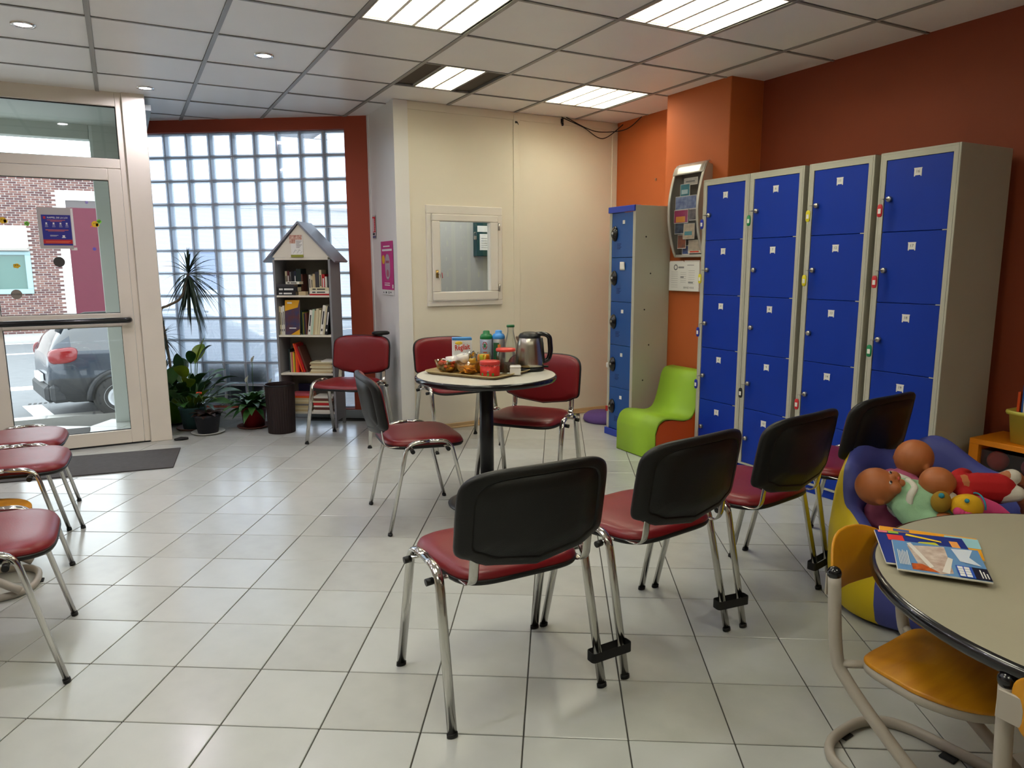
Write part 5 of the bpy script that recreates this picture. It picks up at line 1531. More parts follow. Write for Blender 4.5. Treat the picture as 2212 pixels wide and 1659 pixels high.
b = MB(); b.sheet(lambda u, v: Vector((u * RW, bow(RH - .07 + v * .07) * (1 - .0 * v) - .012 + .055 * max(0, v - .6) ** 1.2 * 1.4, RH - .07 + v * .078)), 6, 8, .006); b.build('top_hood', M_alum, t)
b = MB(); b.box(0, bow(0) - .012, -.008, RW, -.0, .012, .003); b.build('bottom_tray', M_alum, t)
b = MB(); b.box(.010, -.012, .01, RW - .010, -.002, RH - .01); b.build('back_panel', mat('grey_rack_back', (132, 128, 124), .5), t)
b = MB(); b.sheet(lambda u, v: Vector((.016 + u * (RW - .032), bow(.02 + v * (RH - .10)) + .006, .02 + v * (RH - .10))), 2, 16); b.build('clear_cover', glass_mat('acrylic_cover', (.95, .95, .95), .06, .1), t)
def leaflet(x, z, w, h, c, label, c2=None, rot=0.0, dy=.02, stripe=None):
    y = bow(z + h / 2) + dy
    X = Vector((3.70 + y, 4.205 - x, 1.405 + z))
    tt = thing('leaflet', label, 'leaflet', X, 0, 'leaflets in the brochure rack', rot=(0, rot, SR))
    b = MB(); b.box(0, 0, 0, w, .002, h); b.build('sheet', M_paper, tt)
    b = MB(); b.box(.004, -.0006, .004, w - .004, -.0001, h - .004); b.build('cover_print', mat('leaflet_%d_%d_%d' % c, c, .5, var=.3 if not c2 else .8, vscale=30, c2=c2), tt)
    if stripe: b = MB(); b.box(w * .15, -.0012, h * stripe[1], w * .8, -.0007, h * stripe[2]); b.build('print_block', mat('leaflet_%d_%d_%d' % stripe[0], stripe[0], .5), tt)
leaflet(.10, .50, .14, .05, (205, 200, 196), 'pale folded leaflet in the top pocket of the rack', stripe=((120, 120, 124), .4, .6))
leaflet(.08, .41, .10, .10, (64, 140, 160), 'teal leaflet with a question mark in the upper pocket', stripe=((190, 214, 220), .3, .6))
leaflet(.045, .33, .22, .095, (66, 84, 150), 'wide blue leaflet in the second pocket', c2=(140, 160, 200))
leaflet(.035, .235, .15, .095, (176, 50, 110), 'pink leaflet with an orange block in the middle of the rack', stripe=((226, 150, 60), .08, .5))
leaflet(.19, .25, .09, .08, (120, 110, 120), 'grey photo leaflet right of the pink one', c2=(60, 60, 70), dy=.026)
leaflet(.03, .16, .10, .08, (86, 100, 130), 'blue-grey photo leaflet at left below the pink one', c2=(40, 44, 60), dy=.024)
leaflet(.12, .12, .12, .11, (226, 206, 180), 'cream leaflet with a teal block in the lower rack', stripe=((90, 160, 176), .25, .5))
leaflet(.045, .055, .09, .10, (178, 96, 70), 'brown photo leaflet with orange foot at lower left of the rack', c2=(120, 90, 80))
leaflet(.15, .02, .14, .095, (228, 212, 190), 'cream leaflet with red line at the bottom of the rack', dy=.018, stripe=((206, 60, 40), .06, .16))
leaflet(.085, .012, .075, .065, (70, 88, 140), 'small blue card at the bottom of the rack', dy=.012)
# paper folder box below the rack
t = thing('paper_holder', 'white wall holder full of printed sheets below the brochure rack', 'paper holder', (3.70, 4.275, 1.150), SR)
b = MB(); b.box(0, -.040, 0, .325, -.001, .215, .003); b.build('box', M_paper, t)
b = MB(); b.box(.004, -.036, .216, .150, -.030, .222); b.box(.16, -.034, .216, .32, -.028, .224); b.build('sheets', M_paper, t)
b = MB()
b.lathe([(.013, 0), (.022, 0), (.022, .0006), (.013, .0006)], 24, M=T(.075, -.0405, .175) @ Matrix.Rotation(PI / 2, 4, 'X'))
b.box(.105, -.0412, .168, .165, -.0406, .180); b.box(.20, -.0412, .188, .27, -.0406, .192)
for k in range(8): b.box(.03, -.0412, .14 - k * .016, .10, -.0406, .1415 - k * .016)
for k in range(6): b.box(.13, -.0412, .135 - k * .014, .19, -.0406, .1365 - k * .014)
for k in range(7): b.box(.215, -.0412, .15 - k * .016, .28, -.0406, .1515 - k * .016)
b.box(.13, -.0414, .098, .165, -.0407, .108); b.box(.215, -.0414, .060, .265, -.0407, .068)
b.build('print', M_greyink, t)
b = MB(); text_mb(b, 'SERVEZ VOUS', .018, T(.22, -.0408, .026)); b.build('lettering', M_ink, t)
# ================================================================ drinks on the coffee table
TZ1 = .7455
M_tray = mat('beige_melamine_tray', (150, 128, 88), .45, var=.25, vscale=40)
ta = math.atan2(-.877, .48)
t = thing('serving_tray', 'beige rectangular serving tray holding snacks on the coffee table', 'tray', (1.770, 3.700, TZ1), ta)
out = superellipse(.25, .195, 9, 64)
b = MB(); b.pillow(out, [(.90, .004), (.93, .0045), (.985, .016), (1.0, .017), (1.0, .0145), (.95, .003), (.93, .0005), (.5, .0005)]); b.build('dish', M_tray, t)
b = MB(); b.tube([(x * 1.0, y * 1.0, .0165) for x, y in out], .002, 6, closed=True); b.build('rim', mat('tray_rim', (196, 178, 128), .4), t)
ZT_ = TZ1 + .0050
# milk powder box
t = thing('milk_powder_box', 'white and blue milk powder box with red lettering at the back of the coffee table', 'box', (1.755, 3.885, TZ1), -math.radians(20))
b = MB(); b.box(-.056, -.03, .0, .056, .03, .185, .002); b.build('carton', mat('carton_white', (226, 226, 224), .5), t)
b = MB(); b.box(-.0565, -.0305, .170, .0565, .0305, .1855, .002); b.build('blue_top', mat('carton_blue', (60, 130, 190), .5), t)
b = MB(); text_mb(b, 'R\u00e9gilait', .044, T(.0, -.0308, .130, ry=-.09), bold=.02, sx=.68); b.build('lettering', mat('carton_red', (205, 40, 30), .5), t)
b = MB(); b.pillow(superellipse(.045, .030, 2, 24), [(.9, -.0006), (1, -.0002)], lambda a, c, d: Vector((.028 + a * .6, -.0302 + d, .065 + c))); b.build('blue_splash', mat('carton_dark_blue', (28, 66, 150), .5), t)
b = MB(); b.pillow(superellipse(.022, .010, 2, 24), [(.9, -.0006), (1, -.0002)], lambda a, c, d: Vector((-.02 + a, -.0302 + d, .156 + c))); b.build('yellow_splash', mat('carton_yellow', (236, 200, 60), .5), t)
# two cans
def can(x, y, r, h, mb_, cap, name, label, deco):
    t = thing(name, label, 'can', (x, y, TZ1))
    b = MB(); b.lathe([(.0001, 0), (r - .002, 0), (r, .003), (r, h - .010), (r - .006, h), (.0001, h)], 32); b.build('can_body', mb_, t)
    b = MB(); b.lathe([(r * .98, h - .010), (r * 1.02, h - .006), (r * 1.0, h + .006), (r * .82, h + .018), (r * .55, h + .022), (r * .52, h + .036), (r * .40, h + .040), (.0001, h + .040)], 28); b.build('cap', cap, t)
    deco(t, r, h)
    return t
def wrap(b, r, a0, a1, z0, z1, n=10, mi=0):
    vs = []; 
    for k in range(n + 1):
        a = a0 + (a1 - a0) * k / n
        for z in (z0, z1): vs.append((r * math.cos(a), r * math.sin(a), z))
    b.add(vs, [(2 * k, 2 * k + 2, 2 * k + 3, 2 * k + 1) for k in range(n)], mi, True)
FR = -PI / 2 - .52    # angle of the side facing the viewer
def deco1(t, r, h):
    b = MB(); c = FR - .2
    for k in range(24):
        a = 2 * PI * k / 24
        if k % 6 == 0: continue
        wrap(b, r + .0006, c + .34 * math.cos(a) - .05, c + .34 * math.cos(a) + .05, h - .045 + .020 * math.sin(a) - .003, h - .045 + .020 * math.sin(a) + .003, 2)
    b.build('round_logo', mat('logo_red', (190, 50, 40), .5), t)
    b = MB(); wrap(b, r + .0005, c - .2, c + .2, h - .056, h - .034, 6); b.build('logo_centre', mat('logo_green', (60, 120, 80), .5), t)
    b = MB(); wrap(b, r + .0006, c - .25, c + .35, h - .088, h - .081, 6); b.build('red_print', MATS['logo_red'], t)
can(1.893, 3.835, .037, .183, mat('pale_blue_can', (176, 188, 206), .3, .3), mat('green_cap', (16, 110, 52), .35), 'whipped_cream_can', 'pale blue spray can with a green cap on the coffee table', deco1)
def deco2(t, r, h):
    b = MB(); wrap(b, r + .0006, FR - .9, FR + .1, .02, h - .03, 8); b.build('green_print', mat('can_green', (40, 92, 60), .4), t)
    b = MB(); wrap(b, r + .0007, FR - .1, FR + .35, h - .08, h - .04, 5); b.build('orange_print', mat('can_orange', (214, 130, 60), .4), t)
can(1.955, 3.795, .037, .185, mat('silver_can', (170, 170, 172), .3, .8), mat('light_blue_cap', (60, 140, 214), .35), 'spray_can', 'silver and green spray can with a light blue cap on the coffee table', deco2)
# glass bottle
def clear_glass(name='thin_glass'):
    return MATS.get(name) or glass_mat(name, (.93, .96, .94), .10, .03)
M_thin = clear_glass()
t = thing('glass_bottle', 'empty clear glass bottle with a green cap beside the kettle', 'bottle', (2.008, 3.742, TZ1))
b = MB(); b.lathe([(.0001, .002), (.038, .002), (.041, .008), (.041, .115), (.038, .145), (.026, .185), (.019, .215), (.018, .243), (.021, .246), (.021, .252), (.017, .253)], 32); b.build('bottle', M_thin, t)
b = MB(); b.lathe([(.0001, .0008), (.037, .0008), (.0375, .006), (.0001, .008)], 24); b.build('thick_base', mat('green_glass_base', (110, 130, 120), .1, spec=.8, coat=.5), t)
b = MB(); b.lathe([(.0225, .244), (.0235, .246), (.0235, .255), (.021, .258), (.0001, .258)], 28); b.build('cap', mat('dark_green_cap', (18, 92, 44), .35), t)
# kettle
t = thing('electric_kettle', 'brushed steel electric kettle with black handle on the coffee table', 'kettle', (2.078, 3.640, TZ1), math.radians(-28)); t.scale = (1.16, 1.16, 1.05)
b = MB(); b.lathe([(.0001, .0), (.070, .0), (.074, .006), (.073, .016), (.066, .020), (.0001, .020)], 40); b.build('power_base', M_black, t)
b = MB(); b.lathe([(.062, .021), (.071, .024), (.072, .040), (.068, .090), (.062, .140), (.056, .178), (.052, .184)], 48); b.build('steel_body', mat('kettle_steel', (190, 184, 172), .26, 1.0, bump=.35, bscale=90, stretch=(1, 1, .02)), t)
b = MB(); b.lathe([(.056, .180), (.054, .190), (.046, .202), (.028, .210), (.012, .212), (.0001, .212)], 40); b.build('lid', M_black, t)
b = MB(); b.tube(fillet([(.020, 0, .196), (.070, 0, .202), (.100, 0, .186), (.106, 0, .10), (.094, 0, .056), (.066, 0, .048)], .03, 6), .0125, 14, rb=.015, up=(0, 1, 0), caps=True); b.build('handle', M_blackgloss, t)
b = MB(); b.tube([(.0705, 0, .040), (.066, 0, .100), (.058, 0, .178)], .018, 12, rb=.008, up=(1, 0, 0)); b.build('spine', M_black, t)
b = MB(); b.box(.076, -.006, .06, .079, .006, .15, .001, M=T(ry=-.06)); b.build('water_gauge', mat('gauge_clear', (120, 124, 130), .15, spec=.8), t)
b = MB(); b.prism([(-.050, .186), (-.064, .188), (-.068, .181), (-.057, .155), (-.050, .150)], -.018, .018); b.build('spout', MATS['kettle_steel'], t)
b = MB(); b.box(.065, -.012, .016, .095, .012, .026, .003); b.build('switch', M_black, t)
# mugs, cups, spoons
M_por = mat('white_porcelain', (224, 220, 212), .22, coat=.3)
def cup(name, x, y, z, r0, r1, h, label, handle=True, rz=0.0, mt=None, rot=None):
    t = thing(name, label, 'cup', (x, y, z), rz, rot=rot)
    b = MB(); b.lathe([(.0001, .0), (r0, 0), (r1 * .98, h * .5), (r1, h), (r1 - .003, h), (r1 - .004, h * .5), (r0 - .003, .005), (.0001, .005)], 32); b.build('bowl', mt or M_por, t)
    if handle: b = MB(); b.tube(catmull([(-r1 * .95, 0, h * .80), (-r1 - .018, 0, h * .84), (-r1 - .026, 0, h * .5), (-r1 - .014, 0, h * .22), (-r1 * .9, 0, h * .25)], 6), .0045, 8, rb=.007, up=(0, 1, 0)); b.build('handle', M_por, t)
    return t
cup('mug', 1.665, 3.820, ZT_ + .0, .032, .040, .078, 'white mug with handle to the left, behind the sweets bowl', True, math.radians(-25))
cup('mug', 1.727, 3.862, ZT_ + .0, .032, .040, .082, 'white mug behind the first mug, in front of the milk powder box', True, math.radians(60))
cup('cup', 1.700, 3.745, ZT_ + .0, .028, .036, .040, 'white cup standing under the leaning white cup', False)
cup('cup', 1.706, 3.750, ZT_ + .042, .024, .036, .056, 'white cup tilted on top of another cup', False, rot=(0, -.22, 0))
cup('spoon_cup', 1.748, 3.765, ZT_, .030, .036, .075, 'cup full of steel spoons in the middle of the tray', False, mt=mat('amber_cup', (190, 150, 30), .3))
for k in range(6):
    q = random.Random(k); a = k * 1.05 + .3
    t = thing('spoon', 'steel teaspoon standing bowl-up in the spoon cup', 'spoon', (1.748 + .014 * math.cos(a), 3.765 + .014 * math.sin(a), ZT_ + .012), 0, 'spoons in the cup', rot=(.22 * math.sin(a) * -1, .25 * math.cos(a), a))
    b = MB(); b.tube([(0, 0, 0), (0, 0, .062)], .002, 6); b.build('handle', M_chrome, t)
    b = MB(); b.pillow(superellipse(.014, .021, 2, 20), [(.4, .006), (.8, .004), (1, 0), (1, -.001), (.8, .002), (.4, .004)], lambda x, z, d: Vector((x, d, .081 + z))); b.build('bowl', M_chrome, t)
t = thing('dark_bowl', 'dark blue bowl behind the spoons on the tray', 'bowl', (1.822, 3.800, ZT_))
b = MB(); b.lathe([(.0001, 0), (.03, 0), (.045, .03), (.054, .082), (.050, .082), (.041, .03), (.0001, .006)], 32); b.build('bowl', mat('navy_ceramic', (22, 28, 66), .2, coat=.4), t)
t = thing('yellow_pot', 'yellow plastic pot in the middle of the tray', 'pot', (1.765, 3.715, ZT_))
b = MB(); b.lathe([(.0001, 0), (.034, 0), (.038, .052), (.040, .054), (.036, .054), (.032, .004), (.0001, .004)], 32); b.build('pot', mat('yellow_pot_plastic', (222, 176, 12), .35), t)
# jars
def jar(name, x, y, r, h, label, fill, fh, lid=None):
    t = thing(name, label, 'jar', (x, y, ZT_))
    b = MB(); b.lathe([(.0001, .001), (r - .004, .001), (r, .006), (r, h * .82), (r * .86, h * .94), (r * .86, h)], 32); b.build('glass', M_thin, t)
    b = MB(); b.lathe([(.0001, .004), (r - .006, .004), (r - .004, .010), (r - .004, fh), (.0001, fh + .004)], 28); b.build('filling', fill, t)
    if lid: b = MB(); b.lathe([(r * .98, h - .010), (r * 1.03, h - .006), (r * 1.03, h), (r * .98, h + .006), (.0001, h + .007)], 32); b.build('lid', lid, t)
    return t
jar('coffee_jar', 1.900, 3.600, .054, .130, 'glass jar with a red lid, half full of brown coffee', mat('ground_coffee', (62, 40, 20), .9, bump=.8, bscale=200), .052, mat('red_lid', (206, 62, 48), .35))
t = jar('tea_jar', 1.795, 3.672, .044, .112, 'open glass jar of orange and green tea sachets left of the coffee jar', mat('tea_orange', (222, 150, 20), .6, var=.3, vscale=30), .060)
for k in range(7):
    q = random.Random(k + 50); a = k * .9
    b = MB(); b.pillow(superellipse(.020, .024, 4, 16), [(.9, -.002), (1, 0), (.9, .002)], lambda x, z, d: Vector((x, d, z)), M=T(.017 * math.cos(a), .017 * math.sin(a), .078, rz=a, rx=q.uniform(-.3, .3)))
    b.build('sachet', (mat('sachet_orange', (230, 136, 20), .5), mat('sachet_green', (170, 176, 40), .5), mat('sachet_yellow', (226, 190, 50), .5))[k % 3], t)
# two amber bowls
M_amber = glass_mat('amber_glass', (1.0, .86, .55), .08, .05)
def abowl(x, y, r, h, label, name):
    t = thing(name, label, 'bowl', (x, y, ZT_))
    b = MB(); b.lathe([(.0001, 0), (r * .5, 0), (r * .80, h * .35), (r, h), (r * .97, h), (r * .76, h * .37), (r * .47, .003), (.0001, .003)], 36); b.build('glass', M_amber, t)
    return t
abowl(1.607, 3.775, .068, .070, 'amber glass bowl of bright wrapped sweets at left of the tray', 'sweets_bowl')
abowl(1.688, 3.660, .070, .068, 'amber glass bowl of orange crisps in the middle of the tray', 'crisps_bowl')
SC = [('red', (206, 40, 24)), ('orange', (226, 100, 20)), ('green', (96, 160, 60)), ('yellow', (220, 180, 40)), ('light blue', (110, 170, 210)), ('dark green', (60, 76, 30)), ('pink', (222, 90, 110))]
q = random.Random(9)
for k in range(30):
    lay = k // 10; a = (k % 10) * .63 + lay * .4; rr = (.016 if k % 2 else .034) + .004 * lay
    n_, c_ = SC[q.randrange(7)]
    b = MB(); b.ball((0, 0, 0), .0115, 10, 6, sc3=(1.25, 1, .85), R=Matrix.Rotation(q.random() * 6, 3, 'Z'))
    o = b.build('sweet', mat('sweet_' + n_.replace(' ', '_'), c_, .3, coat=.4), loc=(1.607 + rr * math.cos(a), 3.775 + rr * math.sin(a), ZT_ + .018 + lay * .017 + .002 * (k % 3)))
    tag(o, '%s wrapped sweet in the amber bowl at left of tray' % n_, 'sweet', 'sweets in the amber bowl')
for k in range(16):
    lay = k // 8; a = (k % 8) * .79 + lay * .4; rr = .012 if k % 3 == 0 else .032
    b = MB(); b.sheet(lambda u, v: Vector(((u - .5) * .036, (v - .5) * .030, .004 * math.sin(u * 5) * math.cos(v * 4))), 4, 4, .002)
    o = b.build('crisp', mat('orange_crisp', (240, 176, 60), .6, bump=.4, bscale=150)); o.location = (1.688 + rr * math.cos(a), 3.660 + rr * math.sin(a), ZT_ + .016 + lay * .018 + .003 * (k % 2)); o.rotation_euler = (q.uniform(-.6, .6), q.uniform(-.6, .6), q.uniform(0, 6))
    tag(o, 'orange crisp in the amber bowl in the middle of the tray', 'crisp', 'crisps in the amber bowl')
# red tin
t = thing('red_tin', 'red round tin with patterned lid rim at the front of the tray', 'tin', (1.772, 3.548, ZT_))
b = MB(); b.lathe([(.0001, 0), (.053, 0), (.054, .003), (.054, .060), (.0001, .060)], 40); b.build('tin_body', mat('tin_red', (206, 50, 40), .35, .2), t)
b = MB(); b.lathe([(.0555, .060), (.056, .062), (.056, .076), (.054, .080), (.0001, .081)], 40); b.build('lid', mat('tin_lid_red', (200, 62, 56), .35, .2), t)
b = MB()
for k in range(36): a = k * 2 * PI / 36; b.ball((.0545 * math.cos(a), .0545 * math.sin(a), .056 + .003 * (k % 2)), .0024, 6, 4)
b.build('beaded_edge', mat('bead_silver', (190, 170, 160), .3, .6), t)
b = MB()
for a in (FR - .15, FR + .35, FR - .8): wrap(b, .0546, a - .12, a + .12, .004, .018, 4)
b.build('green_motif', mat('motif_green', (90, 150, 70), .5), t)
b = MB(); b.ball((.054 * math.cos(FR - .15), .054 * math.sin(FR - .15), .026), .006, 8, 6); b.build('grey_motif', M_greyink, t)
# sugar cube block
t = thing('sugar_box', 'small white square box at right of the tray', 'box', (1.905, 3.495, ZT_), -.5)
b = MB(); b.box(-.030, -.030, 0, .030, .030, .040, .005); b.build('box', M_por, t)
b = MB(); b.box(-.031, -.031, .0405, .031, .031, .050, .004); b.build('lid', M_por, t)

for o in [x for x in COL.objects if x.parent is None and x.type in ('EMPTY', 'MESH')]:
    if TZ1 - .001 <= o.location.z < TZ1 + .12 and (o.location.xy - tab.location.xy).length < .42:
        o.location.x *= .978; o.location.y *= .978
# ================================================================ magazines on the low table
def magazine(name, label, x, y, z, w, h, rz, cov, parts=(), W0=None, H0=None):
    kx, ky = w / (W0 or w), h / (H0 or h)
    t = thing(name, label, 'magazine', (x, y, z), rz)
    b = MB(); b.box(0, 0, 0, w, h, .0045, .0008); b.build('pages', mat('magazine_pages', (214, 210, 200), .6), t)
    b = MB(); b.box(.001, .001, .0046, w - .001, h - .001, .0054); b.build('cover', cov, t)
    for k, (nm, mt, pl) in enumerate(parts):
        b = MB()
        if isinstance(pl, str):
            pass
        else:
            for poly in pl: b.add([(px * kx, py * ky, .0058 + .0003 * k) for px, py in poly], [list(range(len(poly)))])
        b.build(nm, mt, t, None, fix=False)
    return t
def quad(x0, y0, x1, y1): return [(x0, y0), (x1, y0), (x1, y1), (x0, y1)]
MZ = .591
mcol = lambda n, c: mat('mag_' + n, c, .4)
mcol = lambda n, c: mat('cover_print_' + n, c, .4)
# local x runs from the left to the right edge in view, local y away
mrz = math.atan2(-.155, .135)
magazine('magazine', 'orange-edged magazine lowest of the three on the low table', 1.730, 1.139, MZ, .239, .165, math.radians(-54.5), mcol('orange', (232, 160, 30)),
         [('photo_block', mcol('lightblue', (150, 196, 206)), [quad(.16, .08, .24, .155)]), ('blue_label', mcol('slate', (80, 92, 140)), [quad(.035, .135, .075, .155)])])
magazine('magazine', 'blue magazine with red square and yellow fruit, middle of the pile', 1.630, 1.053, MZ + .006, .215, .24, math.radians(-48.4), mcol('blue', (28, 48, 128)),
         [('red_square', mcol('red', (220, 60, 44)), [quad(.035, .115, .085, .145)]), ('yellow_fruit', mcol('lime', (190, 190, 30)), [[(.09, .08), (.13, .12), (.18, .125), (.20, .09), (.17, .07)]]),
          ('yellow_band', mcol('yellow', (236, 200, 40)), [[(.095, .148), (.10, .158), (.2, .135), (.2, .128)]]), ('orange_label', mcol('lightorange', (236, 160, 80)), [quad(.225, .10, .250, .14)]),
          ('pink_tab', mcol('pink', (232, 120, 130)), [quad(.01, .150, .04, .160)]), ('green_tab', mcol('green', (150, 190, 60)), [quad(.042, .150, .075, .160)])], W0=.275, H0=.165)
t = magazine('magazine', 'travel magazine with shopping arcade photo, topmost on the low table', 1.606, 1.007, MZ + .012, .198, .205, math.radians(-52.4), mcol('skyblue', (96, 140, 186)),
             [('arcade_photo', mat('arcade_print', (168, 140, 124), .4, var=.6, vscale=40, c2=(214, 200, 188)), [[(.035, .20), (.125, .225), (.125, .02), (.095, .0), (.05, .06)]]),
              ('orange_crowd', mat('crowd_print', (206, 96, 24), .4, var=.7, vscale=60, c2=(120, 50, 30)), [[(.035, .01), (.035, .055), (.06, .06), (.095, .01)]]),
              ('white_arch', mcol('archwhite', (222, 216, 206)), [[(.035, .215), (.045, .225), (.085, .05), (.075, .035)], [(.10, .02), (.125, .14), (.135, .13), (.115, .01)]]),
              ('ice_photo', mcol('ice', (206, 214, 226)), [[(.140, .215), (.19, .225), (.175, .16), (.195, .10), (.150, .12)]]),
              ('dark_corner', mcol('navy', (22, 26, 48)), [quad(.170, .0015, .2035, .085)]), ('blue_title_block', mcol('royal', (44, 84, 180)), [quad(.135, .0015, .170, .085)])], W0=.205, H0=.235)
b = MB()
for k in range(7): b.box(.008 + k * .0035, .03, .0072, .0095 + k * .0035, .13 - .006 * (k % 3), .0078)
b.build('small_print', M_paper, t)
for k in range(2):
    for q_ in range(4):
        b = MB(); b.box(.133 + k * .014, .006 + q_ * .016, .0074, .144 + k * .014, .019 + q_ * .016, .0080); b.build('title_letter', M_paper, t)
for k in range(3):
    b = MB(); b.box(.178 + k * .006, .01, .0072, .1805 + k * .006, .06 - .01 * k, .0078); b.build('print_line', M_paper, t)

# ================================================================ orange shelf, baskets and toys (against the right wall)
M_osh = mat('orange_lacquered_wood', (232, 138, 16), .45, var=.05)
t = thing('orange_shelf', 'low orange toy shelf against the brown wall at right edge', 'shelf', (3.69, 2.000, 0), SR)
SW = 1.0
for z0, z1, nm in ((.452, .479, 'top_board'), (.270, .292, 'shelf_board'), (.05, .072, 'shelf_board')):
    b = MB(); b.box(.0, 0, z0, SW, .30, z1, .002); b.build(nm, M_osh, t)
for x in (0, .48, SW - .045):
    for z0, z1 in ((0, .0495), (.0725, .2695), (.2925, .4515)):
        b = MB(); b.box(x, .001, z0, x + .045, .299, z1, .001); b.build('side_board', M_osh, t)
b = MB(); b.box(.046, .285, .073, SW - .046, .298, .269); b.box(.046, .285, .293, SW - .046, .298, .451); b.build('back_board', mat('dim_shelf_back', (150, 90, 60), .7), t)
M_tub = glass_mat('frosted_tub', (.80, .72, .72), .04, .4)
def SH(x, y, z): return Vector((3.69 + y, 2.000 - x, z))
for zz, lb in ((.2925, 'upper'), (.0725, 'lower')):
    t2 = thing('storage_tub', 'clear frosted plastic tub of toys on the %s level of the orange shelf' % lb, 'tub', SH(.052, .02, zz), SR)
    b = MB()
    b.box(0, 0, 0, .42, .004, .135); b.box(0, .25, 0, .42, .254, .135); b.box(0, .0045, 0, .004, .2495, .135); b.box(.416, .0045, 0, .42, .2495, .135); b.box(.0045, .0045, 0, .4155, .2495, .003)
    b.build('tub', M_tub, t2)
toys = [((.05, .06, .075), .048, (206, 90, 90), 'red'), ((.20, .08, .07), .050, (190, 110, 150), 'pink'), ((.125, .035, .028), .022, (130, 170, 80), 'green'), ((.175, .035, .020), .016, (230, 120, 50), 'orange'), ((.30, .06, .05), .045, (200, 190, 170), 'pale')]
for (x, y, z), r, c, n_ in toys:
    b = MB(); b.ball((0, 0, 0), r, 18, 10); o = b.build('toy_ball', mat('toy_' + n_, c, .5), loc=SH(.052 + x, .02 + y, .2965 + max(z, r))); tag(o, '%s toy ball inside the upper frosted tub' % n_, 'ball', 'toys in the tubs')
for k, (x, y, r, c, n_) in enumerate(((.07, .06, .05, (100, 110, 50), 'olive'), (.17, .07, .055, (120, 70, 60), 'brown'), (.28, .06, .05, (90, 100, 70), 'grey-green'))):
    b = MB(); b.ball((0, 0, 0), r, 18, 10, sc3=(1.1, .9, .8)); o = b.build('toy_lump', mat('toy_' + n_, c, .6), loc=SH(.052 + x, .02 + y, .0765 + r * .8)); tag(o, '%s soft toy inside the lower frosted tub' % n_, 'toy', 'toys in the tubs')
# yellow basket with books
t = thing('yellow_basket', 'pale yellow plastic basket of books on top of the orange shelf', 'basket', SH(.135, .03, .4795), SR)
M_ybk = mat('pale_yellow_plastic', (204, 196, 84), .45)
b = MB(); ins = .010
for (x0, y0, x1, y1) in ((0, 0, .40, .004), (0, .216, .40, .22), (0, .0045, .004, .2155), (.396, .0045, .40, .2155)):
    pass
ou = superellipse(.20, .11, 8, 48)
b.pillow([(x, y) for x, y in ou], [(.90, .004), (.92, .006), (.98, .145), (1.06, .146), (1.08, .150), (1.08, .160), (1.05, .162), (1.0, .158), (.96, .146), (.90, .0), (.5, .0)][::-1][0:0] or [(.88, .006), (.955, .158), (1.07, .160), (1.08, .150), (1.06, .140), (1.01, .140), (.93, .001), (.5, .0005)], M=T(.20, .12, 0))
b.build('tub', M_ybk, t)
BB = [('orange', .012, .24), ('blue', .028, .275), ('dark blue', .012, .21), ('orange', .010, .17), ('black', .014, .21), ('cream', .012, .20), ('yellow', .03, .13), ('blue', .02, .24), ('red', .02, .20)]
x = .155
for k, (c, w, h) in enumerate(BB):
    book(SH, SR, x, .09, .4875, w, h, .12, c, '%s children book, %s from left in the yellow basket' % (c, ORD[k]), 0, False, 'books in the yellow basket', 1 if k == 1 else None); x += w + .008

